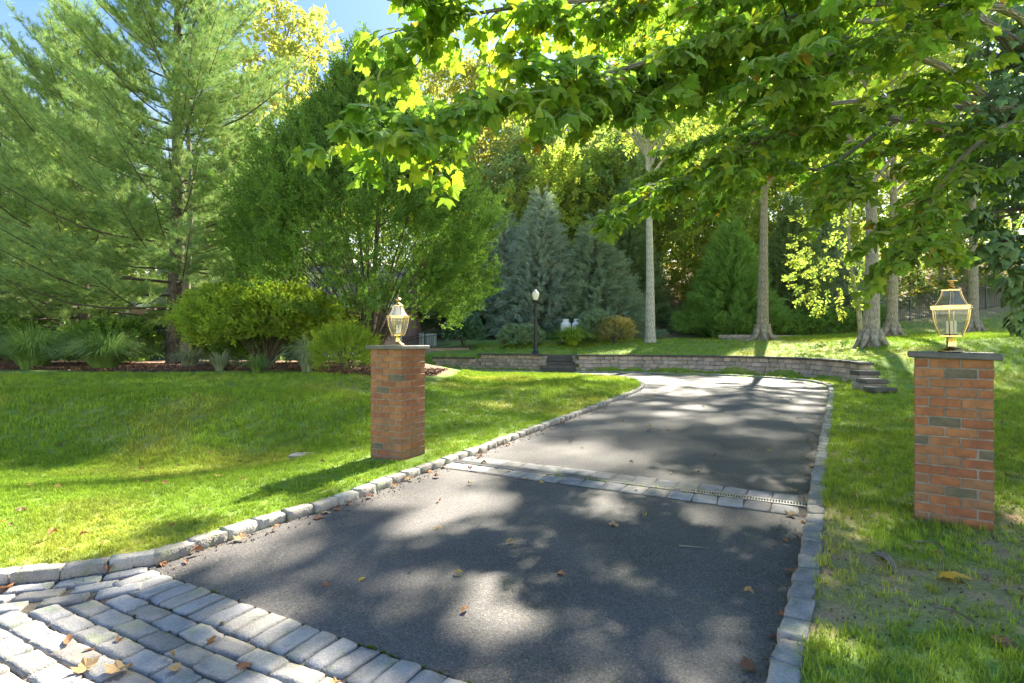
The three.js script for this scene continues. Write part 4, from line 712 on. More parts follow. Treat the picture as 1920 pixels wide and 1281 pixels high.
// the woods on the hill
const protos = [0, 1, 2, 3].map((k) => [14, 15, 17, 16][k]);
const WOODS = [ // x, d, scale, kind of crown, tint, label
  [-38, 46, 1.05, 0, 1, 'yellow-green broad tree behind the farthest left pine'], [-28, 47, 1.0, 1, 1, 'sunlit yellow-green tree seen between the two left pine trunks'], [-21, 45, 0.95, 2, 1, 'bright leafy tree filling the gaps of the tall white pine'],
  [-22.5, 52, 1.85, 3, 3, 'thin-leaved golden tree whose top shows between pine and hornbeam'], [-29, 60, 1.3, 0, 0, 'green tree far behind the left pines'], [-46, 54, 1.15, 2, 0, 'green tree at the far left end of the woods'], [-8.5, 57, 1.55, 3, 3, 'tall sparse yellowing tree rising above the hornbeam top'],
  [-3, 55, 1.5, 2, 3, 'tall yellowing tree right of the hornbeam top, under the maple branch tips'], [1.2, 49, 1.1, 1, 4, 'pale green tree standing above the red-trunked conifer'], [5.5, 56, 1.4, 3, 1, 'hazy yellow-green tall tree above the tallest spruce'], [10, 49, 1.15, 0, 4, 'grey-green tree above the white straight trunk'],
  [14.5, 53, 1.2, 1, 1, 'yellow-green tree above the bright cedar'], [19.5, 48, 1.05, 2, 0, 'green tree behind the dark ivy-green conifer'], [25, 47, 1.0, 0, 1, 'golden-green tree behind the thick rough trunk'], [31, 50, 1.1, 1, 1, 'golden-green tree up the slope behind the right lantern'], [37, 46, 1.0, 2, 0, 'green tree at the right edge behind the iron fence'],
  [28.5, 61, 1.3, 3, 3, 'yellow tree high on the slope above the right lantern'], [43, 52, 1.15, 0, 1, 'yellow-green tree behind the ivy on the right'], [20, 62, 1.35, 1, 4, 'pale tree high on the slope behind the flared trunk'], [36, 63, 1.3, 3, 0, 'green tree high on the slope at the right'], [12, 64, 1.45, 0, 1, 'tall yellow-green tree far behind the cedar'], [50, 44, 1.05, 1, 0, 'green tree beyond the right edge of the lawn'],
  [3.2, 45, 0.95, 1, 1, 'sunny yellow-green tree right behind the tallest spruce'], [8.2, 47, 1.0, 0, 1, 'sunny yellow-green tree left above the white straight trunk'], [-6, 47, 0.9, 2, 1, 'sunny yellow-green tree behind the dark drooping hemlock'], [17, 44, 0.9, 0, 1, 'sunny yellow-green tree just right of the bright cedar'],
  [-18, 66, 1.6, 1, 0, 'tall green tree far up behind the pines'], [2, 68, 1.6, 0, 0, 'tall green tree far up the hill behind the spruces'],
];
const made = {};
for (const [x, d, s, k, c, label] of WOODS) {
  let o = made[k];
  if (!o) { o = made[k] = broadTree(thing('woodland_tree', label, 'tree'), protos[k], [3.0, 3.6, 2.4, 5.5][k], [4.4, 4.8, 4.6, 3.8][k], [34, 36, 34, 26][k], [31, 30, 31, 20][k], 950 + k, LM.woods[c], M.bark, 0.26, SPR.big, 1.15); o.position.copy(G(x, d)); o.scale.setScalar(s); }
  else { o = copyOf(o, 'woodland_tree', label, G(x, d), x * 1.7 + d, s); }
  o.userData.group = 'trees of the wood on the hill';
  o.traverse((m) => { if (m.isInstancedMesh) m.material = LM.woods[c]; });
}
{ // brush under the trees
  const r = rng(77), list = [];
  for (let k = 0; k < 9000; k++) { const x = range(r, -60, 62), d = range(r, 41, 78), n = n2(x * 0.18, d * 0.18, 31); if (n < 0.40) continue; const h = r() * (1.2 + 5 * (n - 0.4)) * (d > 50 ? 2.2 : 1); list.push([aim(G(x, d, h), rdir(r).add(new THREE.Vector3(0, 0.4, 0)), r() * 6.28, range(r, 0.8, 1.6)), r() < 0.16 ? [2.4, 1.5, 1] : tint(r, 0.4, 0.2)]); }
  const g = new THREE.Group(); g.name = 'woodland_undergrowth'; g.userData = { kind: 'stuff', label: 'mixed green undergrowth covering the wooded slope behind the fences', category: 'undergrowth' }; scene.add(g);
  scatter('brush', SPR.big, LM.woods[2], list, g, true);
}
// ---------------------------------------------------------------- shrubs, grass clumps, beds
const HOLLY = [11, 12].map((k) => spray(16, 0.22, 0.09, 0.045, k, 0.3, 1.2)), RHO = [13, 14].map((k) => spray(12, 0.22, 0.15, 0.05, k, 0.1, 1.6));
dome('round_shrub', 'dark glossy shrub clipped into a ball above the rough terrace wall', 'shrub', -2.95, 32.6, 1.15, 1.75, 1.1, 0.1, 1500, HOLLY, LM.holly, 1001, 6, 1);
dome('rhododendron', 'low grey-green leafy shrub left of the lamp post, under the spruces', 'shrub', 0.55, 32.0, 1.3, 1.05, 0.9, 0.0, 700, RHO, LM.rhodo, 1002, 5, 1.1);
dome('green_shrub', 'mixed green shrub just right of the two white tanks', 'shrub', 5.1, 32.2, 1.0, 1.7, 0.8, 0.0, 750, RHO, LM.rhodo, 1003, 5, 1);
dome('tan_shrub', 'low yellow-brown twiggy shrub right of the white tanks and green shrub', 'shrub', 6.1, 31.8, 1.05, 1.2, 0.8, 0.0, 800, SPR.fine, LM.tan, 1004, 8, 0.8);
dome('low_shrub', 'dark shrub at the foot of the double pine trunk', 'shrub', -15.0, 20.0, 1.3, 1.4, 1.1, 0, 900, SPR.leaf, LM.hornbeam, 1005, 5, 1);
dome('low_shrub', 'small yellow-green shrub at the base of the hornbeam, beside the brick pillar', 'shrub', -4.9, 15.6, 0.85, 1.15, 0.8, 0, 700, SPR.fine, LM.lime, 1006, 6, 0.7);
dome('low_shrub', 'dark green leafy shrub along the driveway side of the hornbeam bed', 'shrub', -9.5, 20.5, 1.6, 1.2, 1.2, 0, 900, SPR.leaf, LM.hornbeam, 1007, 5, 1);
dome('laurel_shrub', 'large dark evergreen mass along the house behind the pine trunks', 'shrub', -19, 29, 4.2, 2.4, 1.6, 0, 2400, SPR.leaf, LM.holly, 1008, 8, 1.4);
dome('laurel_shrub', 'dark evergreen mass at the far left behind the grass clumps', 'shrub', -25, 24, 3.4, 2.6, 1.8, 0, 2200, SPR.leaf, LM.hornbeam, 1009, 8, 1.3);
dome('low_shrub', 'dark shrub behind the rounded green grass clump, left of the pine trunks', 'shrub', -17.0, 21.6, 1.7, 1.2, 1.0, 0, 900, SPR.leaf, LM.hornbeam, 1011, 5, 1.1);
dome('low_shrub', 'yellow-green shrub at the back of the mulch behind the feathery shrub', 'shrub', -11.6, 22.6, 1.8, 1.3, 1.0, 0, 900, SPR.leaf, LM.lime, 1012, 5, 1.1);
dome('low_shrub', 'dark shrub at the back of the mulch behind the leftmost grass clumps', 'shrub', -21.5, 21.5, 2.2, 1.5, 1.1, 0, 1100, SPR.leaf, LM.hornbeam, 1013, 5, 1.2);
dome('low_shrub', 'green shrub at the back of the mulch just left of the hornbeam stems', 'shrub', -7.3, 22.0, 1.6, 1.2, 1.0, 0, 800, SPR.leaf, LM.holly, 1014, 5, 1.1);
function reeds(x, d, R, H, n, mat, seed, label, w = 0.016) { // a clump of long arching blades
  const r = rng(seed), o = thing('grass_clump', label, 'ornamental grass', null, G(x, d)), tb = new TB();
  for (let k = 0; k < n; k++) {
    const a = r() * 6.283, b = R * 0.22 * Math.sqrt(r()), L = H * range(r, 0.75, 1.3), bend = range(r, 0.35, 1.25), dir = new THREE.Vector3(Math.cos(a), 0, Math.sin(a)), side = new THREE.Vector3(-dir.z, 0, dir.x), pts = [];
    for (let s = 0; s <= 5; s++) { const t = s / 5; pts.push(dir.clone().multiplyScalar(b + R * bend * (0.25 * t + 0.75 * t * t)).setY(L * (t - 0.62 * bend * t * t * t))); }
    for (let s = 0; s < 5; s++) { const w0 = w * (1 - 0.8 * s / 5), w1 = w * (1 - 0.8 * (s + 1) / 5); const p = pts[s].clone().addScaledVector(side, w0), q = pts[s].clone().addScaledVector(side, -w0), u = pts[s + 1].clone().addScaledVector(side, w1), v = pts[s + 1].clone().addScaledVector(side, -w1); tb.tri(p, q, u); tb.tri(q, v, u); }
  }
  part('blades', tb.geo(), mat, o); return o;
}
reeds(-15.8, 17.6, 1.6, 1.7, 900, LM.reed, 1101, 'pale silvery fountain grass clump at the far left of the mulch bed');
reeds(-13.0, 17.0, 1.45, 1.45, 1000, LM.reed, 1102, 'rounded green fountain grass clump left of the pine trunks');
reeds(-18.6, 18.4, 1.6, 1.6, 700, LM.reed, 1103, 'tall green grass clump cut by the left edge of the bed');
reeds(-11.0, 18.2, 0.8, 0.95, 300, LM.reedPale, 1104, 'small grass clump at the foot of the pine trunks');
reeds(-6.2, 16.3, 0.95, 1.25, 420, LM.reedPale, 1105, 'pale yellow-green grass clump between the feathery shrub and the hornbeam');
reeds(-9.2, 16.8, 0.6, 0.75, 260, LM.reedPale, 1106, 'thin wispy grass in front of the feathery shrub');
reeds(-7.6, 15.9, 0.6, 0.7, 260, LM.reed, 1107, 'short wispy grass at the front of the mulch left of the hornbeam');
reeds(3.5, 31.3, 1.5, 1.35, 1000, LM.grass, 1108, 'bright green grass clump in front of the two white tanks', 0.022);
{
  const strip = (x0, x1, front, back) => { const p = [], uv = [], idx = [], nx = Math.round((x1 - x0) / 0.25), ny = 26; for (let j = 0; j <= ny; j++) for (let i = 0; i <= nx; i++) { const x = lerp(x0, x1, i / nx), d = lerp(front(x), back(x), j / ny), e = Math.min(i, nx - i, 2 * j, 2 * (ny - j)) / 3; p.push(x, ground(x, d) + lerp(-0.05, 0.05 + 0.05 * n2(x * 2.1, d * 2.1, 61), clamp(e, 0, 1)), -d); uv.push(x / 1.3, d / 1.3); } for (let j = 0; j < ny; j++) for (let i = 0; i < nx; i++) { const a = j * (nx + 1) + i; idx.push(a, a + 1, a + nx + 1, a + 1, a + nx + 2, a + nx + 1); } const g = new THREE.BufferGeometry(); g.setAttribute('position', new THREE.Float32BufferAttribute(p, 3)); g.setAttribute('uv', new THREE.Float32BufferAttribute(uv, 2)); g.setIndex(idx); g.computeVertexNormals(); return g; };
  const front = (x) => 16.2 + 0.5 * Math.sin(x * 0.7) + 0.5 * n2(x, 3, 62) - 1.6 * ss(-7.6, -4.6, x) + 5 * ss(-3.6, -2.2, x) + 0.3 * n2(x * 3, 1, 63), back = (x) => 25 - 2.6 * ss(-6, -2.2, x);
  structure('mulch_bed', strip(-30, -2.3, front, back), M.mulch, 'brown bark mulch bed under the pines and hornbeam');
  const r = rng(9), list = [], chip = [new THREE.TetrahedronGeometry(0.05).scale(1.6, 0.35, 0.7), new THREE.TetrahedronGeometry(0.05).scale(1, 0.3, 0.8)];
  for (let k = 0; k < 9000; k++) { const x = range(r, -18, -2.6), d = front(x) + Math.pow(r(), 1.6) * 4 + 0.05; list.push([aim(G(x, d, 0.075), rdir(r), r() * 6, range(r, 0.5, 1.3)), r() < 0.1 ? [3.0, 2.6, 1.6] : tint(r, 0.4, 0.1)]); }
  const g = new THREE.Group(); g.name = 'mulch_chips'; g.userData = { kind: 'stuff', label: 'loose bark chips and dry leaves on the mulch bed', category: 'mulch' }; scene.add(g);
  scatter('chips', chip, M.mulch, list, g, true);
}
// ---------------------------------------------------------------- grass blades
{
  const r = rng(4242), geos = [], N = 3;
  for (let v = 0; v < N; v++) { const tb = new TB(); for (let k = 0; k < 9; k++) { const a = r() * 6.283, b = rdir(r), p = new THREE.Vector3(range(r, -0.035, 0.035), -0.005, range(r, -0.035, 0.035)), h = range(r, 0.028, 0.062), lean = range(r, 0.1, 0.9) * h, w = 0.0022, sx = new THREE.Vector3(Math.cos(a), 0, Math.sin(a)).multiplyScalar(w), m = p.clone().add(new THREE.Vector3(b.x * lean * 0.35, h * 0.6, b.z * lean * 0.35)), t = p.clone().add(new THREE.Vector3(b.x * lean, h, b.z * lean)); const ml = m.clone().addScaledVector(sx, 0.8), mr = m.clone().addScaledVector(sx, -0.8); tb.tri(p.clone().add(sx), p.clone().sub(sx), ml); tb.tri(p.clone().sub(sx), mr, ml); tb.tri(ml, mr, t); } geos.push(tb.geo()); }
  const list = [];
  const cell = (x0, x1, d0, d1, dens, s0, s1) => { const n = (x1 - x0) * (d1 - d0) * dens; for (let k = 0; k < n; k++) { const x = range(r, x0, x1), d = range(r, d0, d1), s = range(r, s0, s1), c = r(), y = r(); if (Math.abs(x) > d * 1.05 + 0.4 || inside(x, d, DRIVE)) continue; const road = near(x, d, RING)[0]; if (road < 0.13) continue;
    const right = x > 0.8 && d < 18, a = n2(x * 0.5, d * 0.5, 11, 4), b = n2(x * 1.6, d * 1.6, 12, 4), bare = right ? ss(0.46, 0.66, b * 0.6 + a * 0.5) * ss(10, 4, d) * ss(2.8, 0.7, road - 0.6) : 0; if (y < bare * 0.8) continue;
    if (x < -2.2 && d > 15.6) continue; if (Math.abs(x + 1.52) < 0.4 && Math.abs(d - 7.12) < 0.4) continue;
    const h = ground(x, d), weed = (x < -2 && d > 8 && d < 11.5) ? 1.5 : 1, dry = ss(0.56, 0.75, a) * 0.6 + (right ? 0.15 : 0), f = range(r, 0.6, 1.25) * (0.8 + 0.4 * n2(x * 2.3, d * 2.3, 41));
    list.push([new THREE.Matrix4().compose(V(x, h, d), _q.setFromAxisAngle(_Y, c * 6.28), _s.set(s * weed, s * weed * (right ? range(r, 0.5, 1.3) : range(r, 0.55, 0.9)), s * weed)), [f * (1 + 0.7 * dry), f * (1 + 0.12 * dry), f * (1 + dry)]]); } };
  cell(-6, 0, 3.3, 5.5, 900, 0.85, 1.2); cell(-9, 1.4, 5.5, 8.5, 520, 1.0, 1.5); cell(-13, 3, 8.5, 12, 230, 1.3, 1.9); cell(-19, 6, 12, 17, 90, 1.8, 2.6); cell(-6, 6, 17, 27, 55, 2.0, 3.0);
  cell(0.9, 6, 1.6, 5, 800, 0.8, 1.3); cell(2.5, 10, 5, 9, 380, 1.0, 1.6); cell(5, 17, 9, 17, 110, 1.5, 2.2); cell(-3, 24, 17, 34, 30, 2.2, 3.2); cell(15, 36, 18, 38, 12, 2.4, 3.4);
  const g = new THREE.Group(); g.name = 'lawn_grass'; g.userData = { kind: 'stuff', label: 'short mown grass blades covering the lawns beside the driveway', category: 'grass' }; scene.add(g);
  scatter('blades', geos, LM.grass, list, g, true);
  console.log('grass tufts', list.length);
}

// ---------------------------------------------------------------- house, fences and things at the back
{
  const o = thing('house', 'low pink masonry house with white trim half hidden behind the pines and the hornbeam', 'house', null, V(-15.6, 0.45, 37.5)), w = 17.2, dp = 8, h = 3.3;
  part('wall', box(w, h, dp, 0, h / 2, 0), M.pinkWall, o);
  part('base_course', box(w + 0.06, 0.5, dp + 0.06, 0, 0.2, 0), M.white, o);
  const rs = new THREE.Shape([new THREE.Vector2(-dp / 2 - 0.5, 0), new THREE.Vector2(dp / 2 + 0.5, 0), new THREE.Vector2(0, 3.1)]), rg = new THREE.ExtrudeGeometry(rs, { depth: w + 0.8, bevelEnabled: false }).rotateY(Math.PI / 2).translate(-w / 2 - 0.4, h + 0.01, 0);
  part('roof', rg, M.roof, o); part('fascia', box(w + 0.9, 0.2, 0.06, 0, h + 0.05, dp / 2 + 0.52), M.white, o);
  for (const s of [-1, 1]) part('corner_board', box(0.22, h, 0.22, s * (w / 2 - 0.05), h / 2, dp / 2 - 0.05), M.white, o);
  for (const x of [-6.2, -2.2, 1.6, 5.2]) { const f = part('window', mergeGeometries([box(1.3, 0.09, 0.09, x, 2.45, dp / 2 + 0.03), box(1.3, 0.09, 0.12, x, 1.05, dp / 2 + 0.04), box(0.09, 1.32, 0.09, x - 0.6, 1.75, dp / 2 + 0.03), box(0.09, 1.32, 0.09, x + 0.6, 1.75, dp / 2 + 0.03), box(0.05, 1.32, 0.07, x, 1.75, dp / 2 + 0.03)]), M.white, o); part('pane', box(1.12, 1.3, 0.02, x, 1.75, dp / 2 + 0.012), M.pane, f); }
}
{
  const o = thing('deck_railing', 'white sloping stair railing seen between the two pine trunks', 'railing', null, G(-20.7, 29.9));
  for (const x of [-0.65, 0.65]) part('post', box(0.11, 1.25 + 0.25 * x, 0.11, x, 1.0 + 0.2 * x, 0), M.white, o);
  const sl = 0.24; for (const y of [0.72, 1.5]) { const g = box(1.4, 0.07, 0.07); g.rotateZ(Math.atan(sl)); g.translate(0, y, 0); part('rail', g, M.white, o); }
  for (let k = 0; k < 9; k++) { const x = -0.52 + k * 0.13; part('baluster', box(0.045, 0.74, 0.045, x, 1.11 + x * sl, 0), M.white, o); }
}
function ironFence(label, line, h, gap, postGap, sunk = 0) {
  const o = thing('iron_fence', label, 'fence'), pick = [], pts = line;
  for (let i = 0; i < pts.length - 1; i++) {
    const [ax, ad] = pts[i], [bx, bd] = pts[i + 1], L = Math.hypot(bx - ax, bd - ad), ang = Math.atan2(bd - ad, bx - ax), n = Math.max(1, Math.round(L / postGap));
    for (let k = 0; k < n; k++) {
      const t0 = k / n, t1 = (k + 1) / n, x0 = lerp(ax, bx, t0), d0 = lerp(ad, bd, t0), x1 = lerp(ax, bx, t1), d1 = lerp(ad, bd, t1), h0 = ground(x0, d0) - sunk, h1 = ground(x1, d1) - sunk, tb = new TB();
      const p = part('post', box(0.06, h + 0.35, 0.06, 0, h / 2 - 0.1, 0), M.iron, o); p.position.copy(V(x0, h0, d0)); p.rotation.y = ang;
      for (const y of [0.12, h - 0.22, h - 0.04]) tb.limb([V(x0, h0 + y, d0), V((x0 + x1) / 2, (h0 + h1) / 2 + y, (d0 + d1) / 2), V(x1, h1 + y, d1)], 0.018, 0.018, 4, 2);
      part('rail', tb.geo(), M.iron, o);
      const m = Math.round(L / n / gap); for (let j = 1; j < m; j++) { const t = j / m; pick.push(box(0.014, h, 0.014).translate(lerp(x0, x1, t), lerp(h0, h1, t) + h / 2 + 0.03, -lerp(d0, d1, t))); }
    }
  }
  if (pick.length) { const q = part('pickets', mergeGeometries(pick), M.iron, o); q.userData.kind = 'stuff'; }
}
ironFence('black iron picket fence behind the planter wall and the flared trunk', [[17.6, 36.6], [21.5, 36.4], [25.3, 36.8]], 1.6, 0.14, 2.0);
ironFence('long black iron picket fence along the top of the lawn behind the right lantern', [[25.9, 37.6], [31, 38.6], [41, 40.5]], 1.7, 0.16, 2.2);
ironFence('low black iron fence between the white straight trunk and the planter wall', [[7.2, 39.5], [11.6, 39.0], [15.6, 38.6]], 0.95, 0.14, 1.6);
ironFence('black iron picket fence in front of the white cooling unit at the house', [[-7.2, 33.9], [-3.9, 33.9]], 1.05, 0.11, 1.4);
{
  const o = thing('cooling_unit', 'white louvred outdoor cooling unit behind the iron fence beside the house', 'cooling unit', null, G(-5.5, 34.9));
  part('case', box(1.0, 0.86, 0.8, 0, 0.43, 0), M.white, o); part('top', box(1.04, 0.04, 0.84, 0, 0.882, 0), M.white, o);
  for (let k = 0; k < 11; k++) part('louvre', box(0.03, 0.72, 0.03, -0.43 + k * 0.086, 0.44, 0.41), M.bluestone, o);
}
{
  const mk = () => { const o = thing('propane_tank', 'white domed gas tank, the left one of the two behind the grass clump', 'tank'); const L = (p) => new THREE.LatheGeometry(p.map(([a, b]) => new THREE.Vector2(a, b)), 24);
    part('body', L([[0, 0.06], [0.2, 0.06], [0.31, 0.14], [0.32, 0.2], [0.32, 0.98], [0.30, 1.08], [0.22, 1.17], [0.1, 1.21], [0, 1.22]]), M.white, o); part('foot_ring', L([[0.25, 0], [0.26, 0], [0.26, 0.1], [0.25, 0.1]]), M.white, o); part('collar', L([[0.13, 1.16], [0.19, 1.18], [0.19, 1.36], [0.17, 1.36], [0.16, 1.2]]), M.white, o); part('valve', box(0.06, 0.12, 0.06, 0, 1.26, 0), M.brass, o); return o; };
  const a = mk(); a.position.copy(G(3.3, 32.7)); copyOf(a, 'propane_tank', 'white domed gas tank, the right one of the two, next to the green shrub', G(4.0, 32.8), 1);
}
{
  const o = thing('storage_bench', 'violet-grey slatted bench against the iron fence behind the flared trunk', 'bench', null, G(20.9, 35.7));
  for (let k = 0; k < 4; k++) part('slat', box(1.15, 0.12, 0.05, 0, 0.12 + k * 0.14, 0), M.stain, o);
  for (const x of [-0.5, 0.5]) part('leg', box(0.08, 0.64, 0.3, x, 0.3, -0.18), M.stain, o); part('seat', box(1.2, 0.05, 0.42, 0, 0.64, -0.15), M.stain, o);
}
{ // ivy ground cover in the planter and along the fence
  const r = rng(88), list = []; for (let k = 0; k < 3200; k++) { const x = range(r, 12.4, 25), d = range(r, 31.7, 36.4), n = near(x, d, [[12.25, 31.7], [12.75, 31.2], [13.6, 31.4], [15.6, 32.4], [18.5, 33.6], [25, 34.6]]); if (n[1] < 0) continue; list.push([aim(G(x, d, range(r, 0.1, 0.75 + 0.9 * n2(x * 0.8, d * 0.8, 3))), rdir(r).add(new THREE.Vector3(0, 0.6, 0)), r() * 6.28, range(r, 0.8, 1.5)), tint(r, 0.3, 0.1)]); }
  const g = new THREE.Group(); g.name = 'ivy_bed'; g.userData = { kind: 'stuff', label: 'bushy ivy and ground cover filling the stone planter by the fence', category: 'ground cover' }; scene.add(g); scatter('foliage', SPR.leaf, LM.hornbeam, list, g, true);
}
// ---------------------------------------------------------------- fallen leaves, twigs, stones
{
  const r = rng(31337), geos = [mapleLeaf(1.1, 21), mapleLeaf(-1.4, 22), mapleLeaf(2.0, 23)], oval = (c, s) => { const tb = new TB(), a = [[0, 0], [0.16, 0.2], [0.2, 0.45], [0.13, 0.75], [0, 1], [-0.13, 0.75], [-0.2, 0.45], [-0.16, 0.2]].map(([x, y]) => new THREE.Vector3(x, y, c * x * x * 4 + s * Math.sin(y * 3))), m = new THREE.Vector3(0, 0.5, s); for (let k = 0; k < 8; k++) tb.tri(m, a[k], a[(k + 1) % 8]); return tb.geo(); };
  geos.push(oval(1.2, 0.1), oval(2.0, 0.2), oval(0.6, -0.12));
  const lm = [[0.24, 0.115, 0.055], [0.17, 0.085, 0.045], [0.36, 0.24, 0.11], [0.30, 0.14, 0.05], [0.42, 0.30, 0.06]].map((c) => leafMat(c, 0.2, 0.8, 0.4)), words = ['brown', 'dark brown', 'tan', 'russet', 'yellow'];
  const lay = (x, d, up, size, g, c, label, group) => { const o = part('fallen_leaf', geos[g], lm[c], scene); o.userData = { label, category: 'leaf' }; if (group) o.userData.group = group; o.position.copy(V(x, up, d)); o.scale.setScalar(size); o.rotation.set(-Math.PI / 2 + range(r, -0.3, 0.3), range(r, -0.35, 0.35), r() * 6.28, 'YXZ'); o.rotateZ(r() * 6.28); return o; };
  const zone = (x, d) => { const L = near(x, d, LEFT)[0], R = near(x, d, RIGHT)[0], D = along(x, d) - along(1.827, 5.71); return (D > 4 ? 'far beyond the drain' : D > 0.4 ? 'just beyond the drain' : D > -1.2 ? 'just before the drain' : D > -2.4 ? 'midway before the drain' : 'close to the setts') + ', ' + (L < R * 0.35 ? 'near the left kerb' : R < L * 0.35 ? 'near the right kerb' : L < R ? 'left of centre' : 'right of centre'); };
  const shape = (g, sz) => (sz > 0.082 ? 'large' : sz < 0.058 ? 'tiny' : 'small') + (g < 3 ? ' lobed' : ' oval');
  const side = (x, d) => (d < 5 ? 'before the pillar' : d < 8 ? 'level with the pillar' : 'past the pillar') + ', ' + (near(x, d, RING)[0] < 0.8 ? 'near the kerb' : near(x, d, RING)[0] < 2 ? 'off the kerb' : 'mid lawn');
  const lay2 = (x, d, up, sz, g, c, place, group) => lay(x, d, up, sz, g, c, shape(g, sz) + ' ' + words[c] + ' leaf ' + place, group);
  let n = 0;
  for (let k = 0; k < 400 && n < 66; k++) { const d = range(r, 2.4, 17) ** 1, x = range(r, -3, 8); if (!inside(x, d, DRIVE) || along(x, d) < S0 + 0.1 || r() < 0.35 * (d > 9)) continue; const c = Math.floor(r() * 5); lay2(x, d, 0.014, range(r, 0.045, 0.10), Math.floor(r() * 6), c, 'on the asphalt ' + zone(x, d), 'dry leaves on the asphalt'); n++; }
  for (const [x, d, ex, ey] of layLine(smoothLine(LEFT.slice(1, 13), 6), 0.14)) if (r() < 0.52) { const off = range(r, 0.02, 0.14), c = Math.floor(r() * 4); lay2(x + ey * off, d - ex * off, 0.02, range(r, 0.05, 0.10), Math.floor(r() * 6), c, 'in the gutter of the left kerb, ' + (along(x, d) < S0 ? 'beside the setts' : zone(x, d).split(',')[0]), 'dry leaves along the left kerb'); }
  for (const [x, d, ex, ey] of layLine(RIGHT.slice(2, 8), 0.33)) if (r() < 0.4) { const off = range(r, 0.03, 0.2), c = Math.floor(r() * 4); lay2(x + ey * off, d - ex * off, 0.02, range(r, 0.05, 0.09), Math.floor(r() * 6), c, 'against the pale right kerb, ' + zone(x, d).split(',')[0], 'dry leaves along the right kerb'); }
  for (let k = 0; k < 34; k++) { const t = range(r, -3.6, 0.2), s = range(r, 0.9, S0 - 0.05), x = t * E1[0] + s * E2[0], d = t * E1[1] + s * E2[1]; if (!inside(x, d, DRIVE) || d < 2.3) continue; const c = Math.floor(r() * 5); lay2(x, d, 0.025, range(r, 0.05, 0.10), Math.floor(r() * 6), c, 'on the granite setts, ' + (near(x, d, LEFT)[0] < 0.6 ? 'close to the kerb' : along(x, d) > S0 - 0.3 ? 'on the edge row' : d < 2.75 ? 'in the nearest rows' : 'in the middle rows'), 'leaves on the granite setts'); }
  n = 0; for (let k = 0; k < 900 && n < 90; k++) { const d = range(r, 3.4, 13), x = range(r, -9, 2); if (inside(x, d, DRIVE) || Math.abs(x) > d * 1.0 || near(x, d, RING)[0] < 0.2) continue; const c = Math.floor(r() * 5); lay2(x, d, ground(x, d) + 0.045, range(r, 0.05, 0.10), Math.floor(r() * 6), c, 'in the left lawn ' + side(x, d), 'fallen leaves on the left lawn'); n++; }
  n = 0; for (let k = 0; k < 900 && n < 46; k++) { const d = range(r, 2.2, 11), x = range(r, 1.5, 9); if (inside(x, d, DRIVE) || Math.abs(x) > d * 1.0 || near(x, d, RING)[0] < 0.2) continue; const c = Math.floor(r() * 5); lay2(x, d, ground(x, d) + 0.035, range(r, 0.05, 0.10), Math.floor(r() * 6), c, 'in the right verge ' + side(x, d), 'fallen leaves on the right verge'); n++; }
  lay(2.76, 3.42, ground(2.76, 3.42) + 0.05, 0.15, 0, 4, 'bright yellow maple leaf on the grass below the right pillar').material = leafMat([0.62, 0.36, 0.03], 0.3, 0.8, 0.3);
  lay(-1.88, 2.58, 0.03, 0.115, 1, 2, 'large pale tan maple leaf on the granite setts at the bottom');
  lay(0.90, 4.69, 0.02, 0.12, 2, 2, 'largest curled tan leaf in the middle of the asphalt');
  const twig = (pts, r0, label, m) => { const tb = new TB(); tb.limb(pts, r0, r0 * 0.4, 6, 10, 1, 0.3, 2); const o = part('twig', tb.geo(), m, scene); tag(o, label, 'twig'); };
  const Q = (x, d, u) => V(x, ground(x, d) + u, d);
  twig([Q(2.92, 3.88, 0.07), Q(3.0, 3.75, 0.10), Q(2.93, 3.62, 0.08), Q(2.78, 3.45, 0.04)], 0.007, 'bent grey twig standing out of the grass by the yellow leaf', M.bark);
  twig([Q(2.36, 2.98, 0.04), Q(2.42, 2.92, 0.045), Q(2.45, 2.82, 0.035)], 0.009, 'short straight brown stick in the grass at the bottom right', M.bark);
  twig([Q(1.3, 4.15, 0.05), Q(1.43, 4.12, 0.052), Q(1.52, 4.1, 0.05)].map((p) => p.setY(0.012)), 0.007, 'small pale twig lying on the asphalt', M.barkPale);
  const root = new TB(); root.limb([Q(2.62, 3.85, -0.02), Q(2.60, 3.72, 0.03), Q(2.56, 3.6, 0.035), Q(2.52, 3.5, -0.02)], 0.028, 0.018, 7, 10, 1, 0.5, 3); tag(part('tree_root', root.geo(), M.bark, scene), 'knobbly brown root breaking through the bare soil of the right verge', 'root');
  const cs = part('flat_stone', roughStone(0.34, 0.08, 0.24, 0.03, 0.03, 77), M.kerb[1], scene); tag(cs, 'flat pale stone in the dip of the lawn left of the brick pillar', 'stone'); cs.position.copy(G(-3.05, 7.75, 0.0));
}
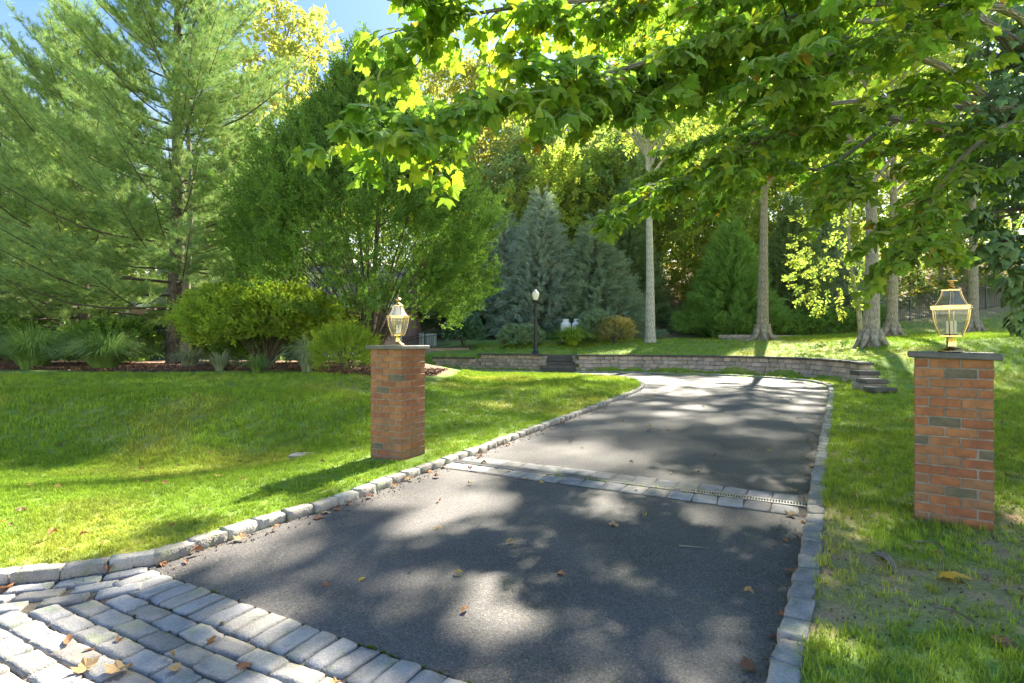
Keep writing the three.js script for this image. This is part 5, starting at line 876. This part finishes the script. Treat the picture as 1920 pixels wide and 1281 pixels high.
{ // crumbs swept into the gutters and joints
  const r = rng(405), list = [];
  for (const [x, d, ex, ey] of layLine(smoothLine(LEFT.slice(1, 15), 6), 0.012)) { const off = Math.pow(r(), 2.2) * 0.22; list.push([aim(V(x + ey * off, along(x, d) < S0 ? 0.012 : 0.006, d - ex * off), rdir(r), r() * 6, range(r, 0.08, 0.30)), r() < 0.4 ? [2.2, 2, 1.5] : tint(r, 0.4, 0.15)]); }
  for (const [x, d, ex, ey] of layLine(RIGHT.slice(0, 9), 0.02)) { const off = Math.pow(r(), 2.2) * 0.2; list.push([aim(V(x + ey * off, 0.006, d - ex * off), rdir(r), r() * 6, range(r, 0.07, 0.24)), r() < 0.5 ? [2.2, 2, 1.5] : tint(r, 0.4, 0.15)]); }
  for (let k = 0; k < 900; k++) { const t = range(r, -3.8, 0.8), sv = range(r, 0.7, S0 + 0.1), x = t * E1[0] + sv * E2[0], d = t * E1[1] + sv * E2[1]; if (inside(x, d, DRIVE)) list.push([aim(V(x, 0.004, d), rdir(r), r() * 6, range(r, 0.06, 0.2)), tint(r, 0.4, 0.2)]); }
  const g = new THREE.Group(); g.name = 'gutter_debris'; g.userData = { kind: 'stuff', label: 'brown crumbs of leaf and bark gathered along the kerbs and between the setts', category: 'debris' }; scene.add(g); scatter('crumbs', [new THREE.TetrahedronGeometry(0.05).scale(1.6, 0.4, 0.7), new THREE.TetrahedronGeometry(0.04)], M.mulch, list, g, true);
}
{ // crumbs of litter on the bare soil
  const r = rng(404), list = []; for (let k = 0; k < 9000; k++) { const x = range(r, 1.2, 7), d = range(r, 2, 9); if (inside(x, d, DRIVE) || near(x, d, RING)[0] < 0.16) continue; const a = n2(x * 0.5, d * 0.5, 11, 4), b = n2(x * 1.6, d * 1.6, 12, 4); if (r() > 0.25 + ss(0.44, 0.62, b * 0.6 + a * 0.5)) continue; list.push([aim(G(x, d, 0.006), rdir(r), r() * 6, range(r, 0.08, 0.26)), r() < 0.5 ? [2.4, 2.4, 2.0] : tint(r, 0.4, 0.15)]); }
  const g = new THREE.Group(); g.name = 'ground_litter'; g.userData = { kind: 'stuff', label: 'crumbs of bark, grit and leaf bits on the bare soil of the right verge', category: 'litter' }; scene.add(g); scatter('crumbs', [new THREE.TetrahedronGeometry(0.05).scale(1.6, 0.4, 0.7), new THREE.TetrahedronGeometry(0.04)], M.mulch, list, g, true);
}
{ // moss and weeds in the joints
  const r = rng(61), tb = new TB(), list = []; for (let k = 0; k < 14; k++) { const d = rdir(r); d.y = Math.abs(d.y) + 0.4; d.normalize(); diamond(tb, new THREE.Vector3(0, 0, 0), d, new THREE.Vector3(-d.z, 0, d.x).normalize(), new THREE.Vector3(0, 1, 0), 0.022, 0.012); }
  for (let k = 0; k < 260; k++) { const t = range(r, -3.4, 0.6), s = r() < 0.45 ? S0 - 0.005 : S0 - 0.27 - 0.138 * Math.floor(r() * 8), x = t * E1[0] + s * E2[0], d = t * E1[1] + s * E2[1]; if (!inside(x, d, DRIVE) || n2(x * 1.5, d * 1.5, 9) < 0.5) continue; list.push([aim(V(x, 0.0, d), new THREE.Vector3(0, 1, 0), r() * 6, range(r, 0.4, 1.0)), [0.5, 0.45, 0.5]]); }
  for (let k = 0; k < 90; k++) { const t = lerp(across(0.4, 6.45), across(2.3, 5.4), r()), s = along(1.827, 5.71) + (r() < 0.5 ? 0.075 : -0.075), x = t * E1[0] + s * E2[0], d = t * E1[1] + s * E2[1]; list.push([aim(V(x, 0.008, d), new THREE.Vector3(0, 1, 0), r() * 6, range(r, 0.5, 1.2)), tint(r, 0.3, 0.2)]); }
  const g = new THREE.Group(); g.name = 'joint_moss'; g.userData = { kind: 'stuff', label: 'moss and tiny weeds growing in the joints of the setts and drain', category: 'moss' }; scene.add(g); scatter('sprigs', [tb.geo()], LM.grass, list, g, true);
}
renderer.render(scene, camera);
